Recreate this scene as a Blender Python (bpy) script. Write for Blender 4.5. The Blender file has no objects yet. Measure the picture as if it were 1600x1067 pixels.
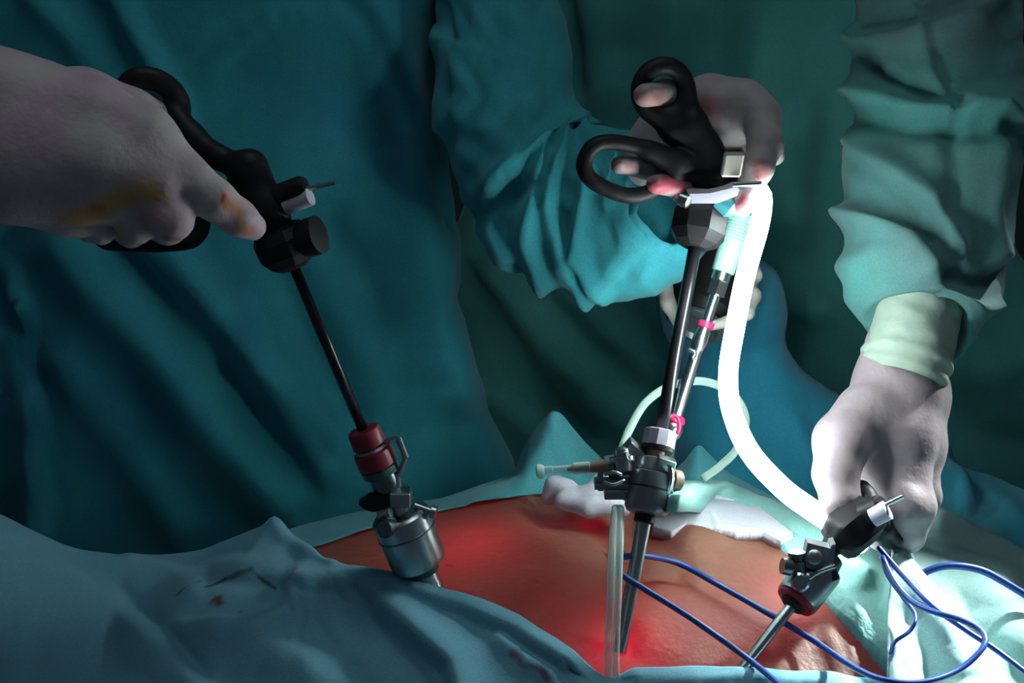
import bpy, math, random
import numpy as np
from mathutils import Vector, noise as mnoise

# ------------------------------------------------------------------ camera, world, lights
scene = bpy.context.scene
COL = scene.collection
F = 2200.0; CX, CY = 800.0, 533.5
PITCH = math.radians(20.0); CAMZ = 1.5
cp, sp = math.cos(PITCH), math.sin(PITCH)
cam_d = bpy.data.cameras.new('camera'); cam = bpy.data.objects.new('camera', cam_d); COL.objects.link(cam)
cam.location = (0, 0, CAMZ); cam.rotation_euler = (math.radians(70.0), 0, 0)
cam_d.sensor_width = 36.0; cam_d.lens = 36.0 * F / 1600.0; cam_d.clip_start = 0.02
scene.camera = cam

world = bpy.data.worlds.new('world'); scene.world = world; world.use_nodes = True
bg = world.node_tree.nodes['Background']
bg.inputs[0].default_value = (0.55, 0.72, 0.92, 1); bg.inputs[1].default_value = 0.06
vs = scene.view_settings
vs.view_transform = 'Standard'; vs.look = 'None'; vs.gamma = 1.0; vs.use_curve_mapping = False
vs.exposure = 0.0

def W(px, py, d):
    X = (px - CX) / F * d; Y = -(py - CY) / F * d
    return np.array([X, d * cp + Y * sp, CAMZ - d * sp + Y * cp])
def WY(px, py, y):
    """point on the ray of a pixel at world depth y (distance from the camera wall)"""
    k = cp - (py - CY) / F * sp
    return W(px, py, y / k)
def proj(P):
    P = np.asarray(P, float); x, y, z = P[..., 0], P[..., 1], P[..., 2] - CAMZ
    d = y * cp - z * sp; Y = y * sp + z * cp
    return CX + x / d * F, CY - Y / d * F, d

def add_light(name, kind, loc, target, energy, color, size=0.1, **kw):
    l = bpy.data.lights.new(name, kind); l.energy = energy; l.color = color
    if kind == 'AREA':
        l.size = size
    else:
        l.shadow_soft_size = size
    for k, v in kw.items(): setattr(l, k, v)
    o = bpy.data.objects.new(name, l); COL.objects.link(o); o.location = loc
    dv = Vector(target) - Vector(loc)
    o.rotation_euler = dv.to_track_quat('-Z', 'Y').to_euler()
    return o
# theatre lamp standing behind the right side of the table, narrow beam on the right drape
add_light('theatre_lamp', 'SPOT', (1.10, 1.50, 1.80), tuple(W(1515, 975, 0.92)), 1000.0, (0.88, 1.0, 0.98), 0.08,
          spot_size=math.radians(8.5), spot_blend=1.0)
# dimmed ceiling lamp over the table, wide and soft
add_light('ceiling_lamp', 'AREA', (0.15, 0.80, 2.7), (0.1, 0.85, 1.0), 3.6, (0.80, 0.97, 1.0), 0.7)

# ------------------------------------------------------------------ materials
def new_mat(name):
    m = bpy.data.materials.new(name); m.use_nodes = True
    nt = m.node_tree; nt.nodes.clear()
    out = nt.nodes.new('ShaderNodeOutputMaterial')
    return m, nt, out
def N(nt, typ, **kw):
    n = nt.nodes.new(typ)
    for k, v in kw.items():
        if k.startswith('in_'):
            n.inputs[k[3:].replace('_', ' ')].default_value = v
        else: setattr(n, k, v)
    return n
def c4(c): return (c[0], c[1], c[2], 1.0)
def noise_tex(nt, scale, detail=3.0, coord='Object', rough=0.55):
    tc = nt.nodes.new('ShaderNodeTexCoord')
    n = nt.nodes.new('ShaderNodeTexNoise'); n.inputs['Scale'].default_value = scale
    n.inputs['Detail'].default_value = detail; n.inputs['Roughness'].default_value = rough
    nt.links.new(tc.outputs[coord], n.inputs['Vector'])
    return n
def mixc(nt, fac, a, b):
    m = nt.nodes.new('ShaderNodeMix'); m.data_type = 'RGBA'
    for sock, v in ((m.inputs[0], fac), (m.inputs[6], a), (m.inputs[7], b)):
        if hasattr(v, 'type') and hasattr(v, 'links'): nt.links.new(v, sock)
        elif isinstance(v, (int, float)): sock.default_value = v
        else: sock.default_value = c4(v)
    return m.outputs[2]
def ramp(nt, src, p0, p1, c0=(0, 0, 0), c1=(1, 1, 1)):
    r = nt.nodes.new('ShaderNodeValToRGB'); r.color_ramp.elements[0].position = p0; r.color_ramp.elements[1].position = p1
    r.color_ramp.elements[0].color = c4(c0); r.color_ramp.elements[1].color = c4(c1)
    nt.links.new(src, r.inputs[0]); return r.outputs[0]
def stains(nt, col, spots):
    """blots with a shape of their own: (centre in the world, radius, colour, strength)"""
    if not spots: return col
    geo = nt.nodes.new('ShaderNodeNewGeometry')
    nz = nt.nodes.new('ShaderNodeTexNoise'); nz.inputs['Scale'].default_value = 90; nz.inputs['Detail'].default_value = 4
    nt.links.new(geo.outputs['Position'], nz.inputs['Vector'])
    for cen, r, c, s in spots:
        stretch = None
        if len(cen) == 2: a, b = cen
        else: a = b = cen
        # distance to the segment a-b
        a = Vector(a); b = Vector(b)
        sub = N(nt, 'ShaderNodeVectorMath', operation='SUBTRACT'); nt.links.new(geo.outputs['Position'], sub.inputs[0]); sub.inputs[1].default_value = a
        ab = b - a; L2 = max(ab.length_squared, 1e-9)
        dot = N(nt, 'ShaderNodeVectorMath', operation='DOT_PRODUCT'); nt.links.new(sub.outputs[0], dot.inputs[0]); dot.inputs[1].default_value = ab / L2
        cl = N(nt, 'ShaderNodeClamp'); nt.links.new(dot.outputs['Value'], cl.inputs[0])
        sc = N(nt, 'ShaderNodeVectorMath', operation='SCALE'); sc.inputs[0].default_value = ab; nt.links.new(cl.outputs[0], sc.inputs['Scale'])
        df = N(nt, 'ShaderNodeVectorMath', operation='SUBTRACT'); nt.links.new(sub.outputs[0], df.inputs[0]); nt.links.new(sc.outputs[0], df.inputs[1])
        ln = N(nt, 'ShaderNodeVectorMath', operation='LENGTH'); nt.links.new(df.outputs[0], ln.inputs[0])
        m1 = N(nt, 'ShaderNodeMath', operation='MULTIPLY_ADD'); nt.links.new(nz.outputs[0], m1.inputs[0]); m1.inputs[1].default_value = r * 1.6
        nt.links.new(ln.outputs['Value'], m1.inputs[2])
        mr = N(nt, 'ShaderNodeMapRange'); nt.links.new(m1.outputs[0], mr.inputs[0])
        mr.inputs[1].default_value = r * 2.0; mr.inputs[2].default_value = r * 1.1
        mr.inputs[3].default_value = 0.0; mr.inputs[4].default_value = s
        col = mixc(nt, mr.outputs[0], col, c)
    return col
def bump(nt, scale, dist, strength=1.0, detail=4, prev=None):
    n = noise_tex(nt, scale, detail)
    b = nt.nodes.new('ShaderNodeBump'); b.inputs['Strength'].default_value = strength; b.inputs['Distance'].default_value = dist
    nt.links.new(n.outputs[0], b.inputs['Height'])
    if prev is not None: nt.links.new(prev, b.inputs['Normal'])
    return b.outputs[0]

def fabric(name, col, col2=None, spots=(), trans=0.12, rough=0.8, scale2=9.0, sheen=0.15):
    m, nt, out = new_mat(name)
    col2 = col2 or tuple(c * 0.8 for c in col)
    base = mixc(nt, ramp(nt, noise_tex(nt, scale2, 4).outputs[0], 0.35, 0.65), col, col2)
    speck = ramp(nt, noise_tex(nt, 1100, 2).outputs[0], 0.35, 0.7, (0.82,) * 3, (1.1,) * 3)
    mm = N(nt, 'ShaderNodeMix', data_type='RGBA', blend_type='MULTIPLY'); mm.inputs[0].default_value = 1
    nt.links.new(base, mm.inputs[6]); nt.links.new(speck, mm.inputs[7])
    col_s = stains(nt, mm.outputs[2], spots)
    p = nt.nodes.new('ShaderNodeBsdfPrincipled'); p.inputs['Roughness'].default_value = rough
    p.inputs['Sheen Weight'].default_value = sheen; p.inputs['Specular IOR Level'].default_value = 0.25
    nt.links.new(col_s, p.inputs['Base Color'])
    nrm = bump(nt, 40, 0.0016, 0.4, 3, bump(nt, 170, 0.0007, 0.3, 3, bump(nt, 1500, 0.0003, 0.35, 2)))
    nt.links.new(nrm, p.inputs['Normal'])
    t = nt.nodes.new('ShaderNodeBsdfTranslucent'); nt.links.new(col_s, t.inputs['Color'])
    ms = nt.nodes.new('ShaderNodeMixShader'); ms.inputs[0].default_value = trans
    nt.links.new(p.outputs[0], ms.inputs[1]); nt.links.new(t.outputs[0], ms.inputs[2]); nt.links.new(ms.outputs[0], out.inputs[0])
    return m
def plain(name, col, rough=0.5, metal=0.0, spec=0.5, spots=(), bscale=None, bdist=0.0005, var=0.12, coat=0.0):
    m, nt, out = new_mat(name)
    base = mixc(nt, noise_tex(nt, 60, 3).outputs[0], tuple(c * (1 + var) for c in col), tuple(c * (1 - var) for c in col))
    base = stains(nt, base, spots)
    p = nt.nodes.new('ShaderNodeBsdfPrincipled'); p.inputs['Roughness'].default_value = rough; p.inputs['Metallic'].default_value = metal
    p.inputs['Specular IOR Level'].default_value = spec; p.inputs['Coat Weight'].default_value = coat
    nt.links.new(base, p.inputs['Base Color'])
    if bscale: nt.links.new(bump(nt, bscale, bdist, 0.6), p.inputs['Normal'])
    nt.links.new(p.outputs[0], out.inputs[0]); return m
def latex(name, col, col2, spots=(), trans=0.1):
    m, nt, out = new_mat(name)
    base = mixc(nt, ramp(nt, noise_tex(nt, 26, 3).outputs[0], 0.35, 0.68), col, col2)
    base = stains(nt, base, spots)
    p = nt.nodes.new('ShaderNodeBsdfPrincipled'); p.inputs['Roughness'].default_value = 0.55
    p.inputs['Specular IOR Level'].default_value = 0.3; p.inputs['Sheen Weight'].default_value = 0.1
    nt.links.new(base, p.inputs['Base Color'])
    nt.links.new(bump(nt, 65, 0.0022, 0.45, 3, bump(nt, 330, 0.0006, 0.4, 3)), p.inputs['Normal'])
    nt.links.new(p.outputs[0], out.inputs[0]); return m
def clear(name, col=(0.8, 0.9, 0.88), body=0.4, rough=0.15):
    m, nt, out = new_mat(name)
    t = nt.nodes.new('ShaderNodeBsdfTransparent'); t.inputs[0].default_value = c4(col)
    p = nt.nodes.new('ShaderNodeBsdfPrincipled'); p.inputs['Base Color'].default_value = c4(col); p.inputs['Roughness'].default_value = rough
    lw = nt.nodes.new('ShaderNodeLayerWeight'); lw.inputs[0].default_value = 0.45
    mr = N(nt, 'ShaderNodeMapRange'); nt.links.new(lw.outputs['Facing'], mr.inputs[0]); mr.inputs[3].default_value = body * 0.6; mr.inputs[4].default_value = 0.95
    ms = nt.nodes.new('ShaderNodeMixShader'); nt.links.new(mr.outputs[0], ms.inputs[0])
    nt.links.new(t.outputs[0], ms.inputs[1]); nt.links.new(p.outputs[0], ms.inputs[2]); nt.links.new(ms.outputs[0], out.inputs[0]); return m
def glow(name, col, strength):
    m, nt, out = new_mat(name)
    e = nt.nodes.new('ShaderNodeEmission'); e.inputs[0].default_value = c4(col); e.inputs[1].default_value = strength
    nt.links.new(e.outputs[0], out.inputs[0]); return m

# ------------------------------------------------------------------ mesh helpers
def tag(o, label=None, cat=None, group=None, kind=None):
    if label: o['label'] = label
    if cat: o['category'] = cat
    if group: o['group'] = group
    if kind: o['kind'] = kind
    return o
def empty(name, loc, label, cat, group=None):
    o = bpy.data.objects.new(name, None); o.empty_display_size = 0.05; COL.objects.link(o); o.location = [float(v) for v in loc]
    return tag(o, label, cat, group)
def root_loc(o):
    v = Vector((0, 0, 0))
    while o is not None: v = v + o.location; o = o.parent
    return np.array(v)
def mesh(name, V, Fc, mat, parent=None, smooth=True, angle=None):
    V = np.asarray(V, float)
    if parent is None:
        lo, hi = V.min(0), V.max(0); off = np.array([(lo[0] + hi[0]) / 2, (lo[1] + hi[1]) / 2, lo[2]])
    else: off = root_loc(parent)
    me = bpy.data.meshes.new(name); me.from_pydata((V - off).tolist(), [], [tuple(int(i) for i in f) for f in Fc]); me.update()
    me.materials.append(mat)
    me.polygons.foreach_set('use_smooth', [smooth] * len(me.polygons))
    if smooth and angle: me.set_sharp_from_angle(angle=math.radians(angle))
    o = bpy.data.objects.new(name, me); COL.objects.link(o)
    if parent is None: o.location = off
    else: o.parent = parent
    return o
def join(parts):
    V = []; Fc = []; n = 0
    for v, f in parts:
        V.append(np.asarray(v, float)); Fc += [tuple(int(i) + n for i in q) for q in f]; n += len(v)
    return np.concatenate(V), Fc
def grid_faces(nu, nv, cu=False, cv=False):
    Fc = []
    for i in range(nu if cu else nu - 1):
        i2 = (i + 1) % nu
        for j in range(nv if cv else nv - 1):
            j2 = (j + 1) % nv
            Fc.append((i * nv + j, i2 * nv + j, i2 * nv + j2, i * nv + j2))
    return Fc
def catmull(pts, n):
    """resample points (any dimension) to n on a Catmull-Rom spline, evenly by chord"""
    P = np.asarray(pts, float)
    if len(P) == 2: 
        t = np.linspace(0, 1, n)[:, None]; return P[0] * (1 - t) + P[1] * t
    Q = np.vstack([2 * P[0] - P[1], P, 2 * P[-1] - P[-2]])
    L = np.r_[0, np.cumsum(np.linalg.norm(np.diff(P[:, :3], axis=0), axis=1))]
    s = np.linspace(0, L[-1], n); out = []
    for v in s:
        k = min(max(np.searchsorted(L, v, side='right') - 1, 0), len(P) - 2)
        t = (v - L[k]) / max(L[k + 1] - L[k], 1e-9)
        p0, p1, p2, p3 = Q[k], Q[k + 1], Q[k + 2], Q[k + 3]
        out.append(0.5 * ((2 * p1) + (-p0 + p2) * t + (2 * p0 - 5 * p1 + 4 * p2 - p3) * t * t + (-p0 + 3 * p1 - 3 * p2 + p3) * t ** 3))
    return np.array(out)
def unit(v): v = np.asarray(v, float); return v / max(np.linalg.norm(v), 1e-12)
def frames(P):
    T = np.gradient(P, axis=0); T /= np.linalg.norm(T, axis=1)[:, None]
    ref = np.array([0, 0, 1.0]) if abs(T[0][2]) < 0.9 else np.array([1.0, 0, 0])
    U = []; u = unit(np.cross(T[0], ref))
    for t in T:
        u = unit(u - t * np.dot(u, t)); U.append(u)
    U = np.array(U); return T, U, np.cross(T, U)
def tube_vf(P, r, seg=12, caps=True):
    P = np.asarray(P, float); r = np.broadcast_to(np.asarray(r, float), (len(P),))
    T, U, Vv = frames(P); a = np.linspace(0, 2 * np.pi, seg, endpoint=False)
    V = (P[:, None, :] + r[:, None, None] * (np.cos(a)[None, :, None] * U[:, None, :] + np.sin(a)[None, :, None] * Vv[:, None, :])).reshape(-1, 3)
    Fc = grid_faces(len(P), seg, cv=True)
    if caps:
        n = len(V); V = np.vstack([V, P[0] , P[-1]])
        for j in range(seg):
            Fc.append((n, j, (j + 1) % seg)); b = (len(P) - 1) * seg; Fc.append((n + 1, b + (j + 1) % seg, b + j))
    return V, Fc
def PX(pts): return np.array([W(*p[:3]) for p in pts])
def tube_px(pts, rpx, n=40, seg=12):
    """tube from (px, py, d[, r]) points; radius in pixels at that distance"""
    Q = []
    for p in pts:
        r = p[3] if len(p) > 3 else rpx
        Q.append(np.r_[W(*p[:3]), r / F * p[2]])
    Q = catmull(Q, n); return tube_vf(Q[:, :3], Q[:, 3], seg)
def lathe_vf(A, B, prof, seg=24, flute=0, depth=0.0, phase=0.0):
    """profile of (fraction along A-B, radius in metres)"""
    A = np.asarray(A, float); B = np.asarray(B, float); T = unit(B - A)
    u = unit(np.cross(T, [0, 0, 1.0] if abs(T[2]) < 0.9 else [1.0, 0, 0])); v = np.cross(T, u)
    a = np.linspace(0, 2 * np.pi, seg, endpoint=False) + phase
    mod = 1 + depth * np.cos(flute * a) if flute else np.ones(seg)
    V = []
    for s, r in prof:
        c = A + (B - A) * s
        V.append(c + (r * mod)[:, None] * (np.cos(a)[:, None] * u + np.sin(a)[:, None] * v))
    V = np.concatenate(V); Fc = grid_faces(len(prof), seg, cv=True); n = len(V)
    V = np.vstack([V, A + (B - A) * prof[0][0], A + (B - A) * prof[-1][0]])
    for j in range(seg):
        Fc.append((n, j, (j + 1) % seg)); b = (len(prof) - 1) * seg; Fc.append((n + 1, b + (j + 1) % seg, b + j))
    return V, Fc
def box_vf(c, ax, ay, az, bev=0.15):
    """bevelled box: centre and three half-axes"""
    c, ax, ay, az = [np.asarray(v, float) for v in (c, ax, ay, az)]
    m = bev * min(np.linalg.norm(ax), np.linalg.norm(ay), np.linalg.norm(az))
    def sh(a): L = np.linalg.norm(a); return a * (L - m) / L
    V = []; idx = {}
    for k in range(3):
        for sx in (-1, 1):
            for sy in (-1, 1):
                for sz in (-1, 1):
                    a = [sh(ax), sh(ay), sh(az)]; a[k] = (ax, ay, az)[k]
                    idx[(k, sx, sy, sz)] = len(V); V.append(c + sx * a[0] + sy * a[1] + sz * a[2])
    # convex hull through bmesh
    import bmesh
    bm = bmesh.new(); [bm.verts.new(v) for v in V]; bmesh.ops.convex_hull(bm, input=bm.verts)
    bm.verts.ensure_lookup_table(); bm.verts.index_update()
    VV = [tuple(v.co) for v in bm.verts]; FF = [tuple(v.index for v in f.verts) for f in bm.faces]; bm.free()
    return np.array(VV), FF
def prism_px(pts, d, thick, tilt=0.0):
    """plate of an outline given in pixels, standing at distance d, real thickness"""
    n = len(pts); a = np.array([W(p[0], p[1], d + tilt * (p[0] - pts[0][0])) for p in pts])
    b = a + np.array([0, thick, 0])
    V = np.vstack([a, b]); Fc = [tuple(range(n)), tuple(range(2 * n - 1, n - 1, -1))] + [(i, n + i, n + (i + 1) % n, (i + 1) % n) for i in range(n)]
    return V, Fc

# ---- implicit surfaces (smooth unions) for hands and moulded handles
def d_cone(p, a, b, ra, rb):
    ab = b - a; t = np.clip(((p - a) @ ab) / max(ab @ ab, 1e-12), 0, 1)
    return np.linalg.norm(p - a - t[:, None] * ab, axis=1) - (ra + (rb - ra) * t)
def smin(a, b, k):
    h = np.maximum(k - np.abs(a - b), 0); return np.minimum(a, b) - h * h / (4 * k)
def chain(pts):
    """(px,py,d,rpx) joints to a list of cones"""
    Q = [(W(*p[:3]).astype(np.float32), p[3] / F * p[2]) for p in pts]
    return [(Q[i][0], Q[i + 1][0], Q[i][1], Q[i + 1][1]) for i in range(len(Q) - 1)] if len(Q) > 1 else [(Q[0][0], Q[0][0] + np.float32(1e-5), Q[0][1], Q[0][1])]
def surface_nets(f, lo, hi, h):
    n = np.ceil((hi - lo) / h).astype(int) + 1
    xs = [lo[i] + h * np.arange(n[i]) for i in range(3)]
    G = np.stack(np.meshgrid(*xs, indexing='ij'), -1).reshape(-1, 3).astype(np.float32)
    S = np.concatenate([f(G[i:i + 200000]) for i in range(0, len(G), 200000)]).reshape(n)
    c = [S[dx:n[0] - 1 + dx, dy:n[1] - 1 + dy, dz:n[2] - 1 + dz] for dx in (0, 1) for dy in (0, 1) for dz in (0, 1)]
    C = np.stack(c, -1); inside = C < 0; act = inside.any(-1) & ~inside.all(-1)
    ids = -np.ones(act.shape, int); I = np.argwhere(act); ids[act] = np.arange(len(I)); Cv = C[act]
    corners = np.array([(dx, dy, dz) for dx in (0, 1) for dy in (0, 1) for dz in (0, 1)], float)
    acc = np.zeros((len(I), 3)); cnt = np.zeros(len(I))
    for a in range(8):
        for b in range(a + 1, 8):
            if np.abs(corners[a] - corners[b]).sum() != 1: continue
            va, vb = Cv[:, a], Cv[:, b]; m = (va < 0) != (vb < 0)
            t = np.where(m, va / np.where(m, va - vb, 1), 0)
            acc += np.where(m[:, None], corners[a] + t[:, None] * (corners[b] - corners[a]), 0); cnt += m
    V = lo + h * (I + acc / cnt[:, None])
    Fc = []
    neg = S < 0
    for ax in range(3):
        o = [(1, 2), (2, 0), (0, 1)][ax]
        sl0 = [slice(1, -1)] * 3; sl1 = [slice(1, -1)] * 3
        sl0[ax] = slice(0, n[ax] - 1); sl1[ax] = slice(1, n[ax])
        a = neg[tuple(sl0)]; b = neg[tuple(sl1)]
        base = np.array([1, 1, 1]); base[ax] = 0
        for sgn in (0, 1):
            E = np.argwhere((a & ~b) if sgn == 0 else (~a & b)) + base
            if not len(E): continue
            q = []
            for (du, dv) in ((1, 1), (0, 1), (0, 0), (1, 0)):
                e = E.copy(); e[:, o[0]] -= du; e[:, o[1]] -= dv; q.append(ids[e[:, 0], e[:, 1], e[:, 2]])
            q = np.stack(q, -1)
            if sgn: q = q[:, ::-1]
            Fc.append(q)
    return V, np.concatenate(Fc)
def implicit(groups, h=0.002, k_final=0.006, disp=None):
    """groups: list of (k, [cones]) each smoothly joined; the groups are then joined one after another with k_final"""
    allc = [c for g in groups for c in g[1]]
    pts = np.array([p for c in allc for p in (c[0], c[1])]); rm = max(max(c[2], c[3]) for c in allc) + 0.012
    lo, hi = pts.min(0) - rm, pts.max(0) + rm
    def f(p):
        res = None
        for g in groups:
            k, cones = g[0], g[1]; gd = None
            for c in cones:
                d = d_cone(p, *c); gd = d if gd is None else smin(gd, d, k)
            kf = g[2] if len(g) > 2 else k_final
            res = gd if res is None else smin(res, gd, kf)
        return res
    V, Fc = surface_nets(f, lo, hi, h)
    if disp is not None: V = disp(V)
    return V, Fc
def nz3(P, scale, seed=0.0):
    return np.array([mnoise.noise(Vector((p[0] * scale + seed, p[1] * scale - seed, p[2] * scale + 0.5 * seed))) for p in P])

# ---- cloth
def fold_disp(px, py, folds):
    """sum of soft ridges along polylines given in pixels: (points, height m, width on the right side, width on the left side)"""
    D = np.zeros_like(px)
    for pts, amp, wr, wl in folds:
        P = np.array(pts, float); best = np.full(px.shape, 1e9); side = np.zeros_like(px)
        for a, b in zip(P[:-1], P[1:]):
            ab = b - a; L2 = ab @ ab
            t = np.clip(((px - a[0]) * ab[0] + (py - a[1]) * ab[1]) / L2, 0, 1)
            dx = px - a[0] - t * ab[0]; dy = py - a[1] - t * ab[1]; d = np.hypot(dx, dy)
            m = d < best; best = np.where(m, d, best); side = np.where(m, ab[0] * (py - a[1]) - ab[1] * (px - a[0]), side)
        # travelling down the polyline, 'left' in the picture frame is side < 0
        w = np.where(side < 0, wr, wl)
        D += amp * np.exp(-(best / w) ** 2)
    return D
def crumple(px, py, lam, seed, n=5):
    """cloth creases: sum of folded (triangle) waves in random directions, warped"""
    rs = np.random.RandomState(seed); D = np.zeros_like(px)
    wx = 0.35 * lam * np.sin(px / lam * 1.3 + seed) * np.cos(py / lam * 0.9); wy = 0.35 * lam * np.sin(py / lam * 1.1 + 2 * seed)
    for i in range(n):
        th = rs.rand() * np.pi; l = lam * (0.6 + 1.2 * rs.rand()); ph = rs.rand()
        v = ((px + wx) * np.cos(th) + (py + wy) * np.sin(th)) / l + ph
        tri = np.abs((v % 1) * 2 - 1) * 2 - 1
        D += tri * (0.5 + rs.rand()) / n
    return D
def grid_normals(V):
    du = np.gradient(V, axis=0); dv = np.gradient(V, axis=1); n = np.cross(du, dv)
    return n / np.maximum(np.linalg.norm(n, axis=2), 1e-12)[..., None]
def sleeve_grid(path, n=120, seg=140, folds=(), cr=(), power=1.0):
    """path: (px,py,d, radius across the picture px, radius in depth m)"""
    Q = catmull([np.r_[W(*p[:3]), p[3] / F * p[2], p[4]] for p in path], n)
    P = Q[:, :3]; T = np.gradient(P, axis=0); T /= np.linalg.norm(T, axis=1)[:, None]
    view = P - np.array([0, 0, CAMZ]); view /= np.linalg.norm(view, axis=1)[:, None]
    U = np.cross(T, view); U /= np.linalg.norm(U, axis=1)[:, None]; Vd = np.cross(T, U)
    a = np.linspace(0, 2 * np.pi, seg, endpoint=False)
    V = P[:, None] + Q[:, 3][:, None, None] * np.cos(a)[None, :, None] * U[:, None] + Q[:, 4][:, None, None] * np.sin(a)[None, :, None] * Vd[:, None]
    nrm = V - P[:, None]; nrm /= np.linalg.norm(nrm, axis=2)[..., None]
    px, py, d = proj(V)
    D = fold_disp(px, py, folds)
    # the far side gets the same kind of folds, shifted, so it is cloth all round
    front = (np.einsum('ijk,ijk->ij', nrm, view[:, None] * np.ones_like(nrm)) < 0.25).astype(float)
    D = D * front
    for lam, amp, seed in cr: D = D + amp * crumple(px + 3.1 * lam * (1 - front), py, lam, seed)
    return V + D[..., None] * nrm

# ------------------------------------------------------------------ the patient's skin surface and casting onto it
def abd(x, y):
    u = ((x - 0.05) / 0.36) ** 2 + ((y - 0.92) / 0.20) ** 2
    return 0.90 + 0.11 * np.sqrt(np.maximum(0, 1 - u))
def skin_y(px, py):
    """world y where the ray of a pixel meets the skin (nan where it misses)"""
    px = np.asarray(px, float); py = np.asarray(py, float); res = np.full(px.shape, np.nan)
    D = np.stack([(px - CX) / F, cp - (py - CY) / F * sp, -sp - (py - CY) / F * cp], -1)
    for y in np.arange(0.70, 1.12, 0.001):
        k = y / D[..., 1]; x = D[..., 0] * k; z = CAMZ + D[..., 2] * k
        hit = np.isnan(res) & (z <= abd(x, y)) & (abd(x, y) > 0.9005)
        res = np.where(hit, y, res)
    return res
def skin_pt(px, py, lift=0.0):
    y = float(skin_y(np.array([px]), np.array([py]))[0])
    if math.isnan(y): y = 1.03
    return WY(px, py, y) + np.array([0, -0.35 * lift, lift])
def dof(P): return float(proj(P)[2])
class Axis:
    """straight line in space; a place on it is named by its picture row"""
    def __init__(s, A, B): s.A, s.B = np.asarray(A, float), np.asarray(B, float)
    def t(s, py):
        lo, hi = -1.5, 2.5; sg = 1 if proj(s.B)[1] > proj(s.A)[1] else -1
        for _ in range(50):
            m = (lo + hi) / 2
            if (proj(s.A + (s.B - s.A) * m)[1] - py) * sg < 0: lo = m
            else: hi = m
        return (lo + hi) / 2
    def p(s, py): return s.A + (s.B - s.A) * s.t(py)
    def lathe(s, prof, seg=28, **kw):
        return lathe_vf(s.A, s.B, [(s.t(py), r / F * dof(s.p(py))) for py, r in prof], seg, **kw)
    def off(s, py, dx, dy, dd=0.0):
        q = proj(s.p(py)); return W(q[0] + dx, q[1] + dy, q[2] + dd)

# ------------------------------------------------------------------ colours
M_skin_col = (0.56, 0.30, 0.19)
M_steel = plain('brushed_steel', (0.42, 0.46, 0.47), 0.28, 1.0, bscale=400, bdist=0.0002)
M_steel_d = plain('dark_steel', (0.16, 0.19, 0.20), 0.33, 1.0)
M_gun = plain('gunmetal', (0.20, 0.22, 0.24), 0.32, 0.55)
M_black = plain('black_plastic', (0.011, 0.010, 0.011), 0.5, 0, 0.22, bscale=500, bdist=0.0002)
M_shaft = plain('black_shaft_coating', (0.006, 0.006, 0.007), 0.28, 0, 0.5)
M_red = plain('dark_red_rubber', (0.20, 0.008, 0.025), 0.45)
M_redring = plain('red_enamel', (0.55, 0.02, 0.10), 0.35)
M_white = plain('white_plastic', (0.52, 0.49, 0.57), 0.4)
M_grey = plain('grey_plastic', (0.34, 0.30, 0.38), 0.45)
M_green = plain('green_rubber', (0.03, 0.10, 0.075), 0.5)
M_bluew = plain('blue_insulation', (0.009, 0.05, 0.26), 0.38)
M_teal_cap = plain('teal_plastic', (0.04, 0.20, 0.24), 0.4)
M_clear = clear('clear_pvc', (0.80, 0.93, 0.90), 0.35, 0.12)
M_clear2 = clear('milky_pvc', (0.75, 0.90, 0.84), 0.75, 0.2)
M_gas = clear('soft_clear_hose', (0.50, 0.64, 0.58), 0.5, 0.25)
M_beige = plain('beige_pad', (0.45, 0.40, 0.36), 0.5)
M_brown = plain('brown_knob', (0.22, 0.15, 0.10), 0.5)
M_ribbed = plain('pale_green_rubber', (0.26, 0.44, 0.38), 0.5)
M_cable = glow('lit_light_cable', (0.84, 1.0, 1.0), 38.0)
# emission graded by height: stronger top added to brighten the cuff and gown
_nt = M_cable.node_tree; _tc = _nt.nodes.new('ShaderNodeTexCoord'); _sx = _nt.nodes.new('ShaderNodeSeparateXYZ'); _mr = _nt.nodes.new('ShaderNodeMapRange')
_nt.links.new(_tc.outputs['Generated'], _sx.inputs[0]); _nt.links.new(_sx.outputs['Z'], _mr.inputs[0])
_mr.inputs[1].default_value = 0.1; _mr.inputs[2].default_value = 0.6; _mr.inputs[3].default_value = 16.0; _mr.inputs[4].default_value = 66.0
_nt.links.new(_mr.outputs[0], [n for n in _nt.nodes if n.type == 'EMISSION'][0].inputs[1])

# ------------------------------------------------------------------ room
wall_m = plain('dark_wall_paint', (0.05, 0.10, 0.10), 0.8)
floor_m = plain('dark_floor_vinyl', (0.06, 0.09, 0.10), 0.5)
def slab(x0, x1, y0, y1, z0, z1):
    return box_vf(((x0 + x1) / 2, (y0 + y1) / 2, (z0 + z1) / 2), ((x1 - x0) / 2, 0, 0), (0, (y1 - y0) / 2, 0), (0, 0, (z1 - z0) / 2), 0.02)
tag(mesh('floor', *slab(-3.5, 3.5, -0.8, 3.0, -0.1, 0.0), floor_m, smooth=False), 'dark vinyl floor of the operating room', kind='structure')
tag(mesh('wall_back', *slab(-3.5, 3.5, 2.9, 3.0, 0.0, 3.2), wall_m, smooth=False), 'dark wall behind the surgical team', kind='structure')
tb = empty('operating_table', (0.05, 0.92, 0), 'operating table hidden under the drapes below the patient', 'table')
mesh('mattress', *slab(-0.85, 0.9, 0.80, 1.06, 0.84, 0.9), M_black, tb, smooth=False)
mesh('table_frame', *slab(-0.85, 0.9, 0.82, 1.04, 0.78, 0.84), M_steel_d, tb, smooth=False)
mesh('pedestal', *lathe_vf((0.05, 0.92, 0), (0.05, 0.92, 0.78), [(0, .24), (.06, .24), (.08, .11), (1, .11)]), M_steel_d, tb, angle=40)

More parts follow.
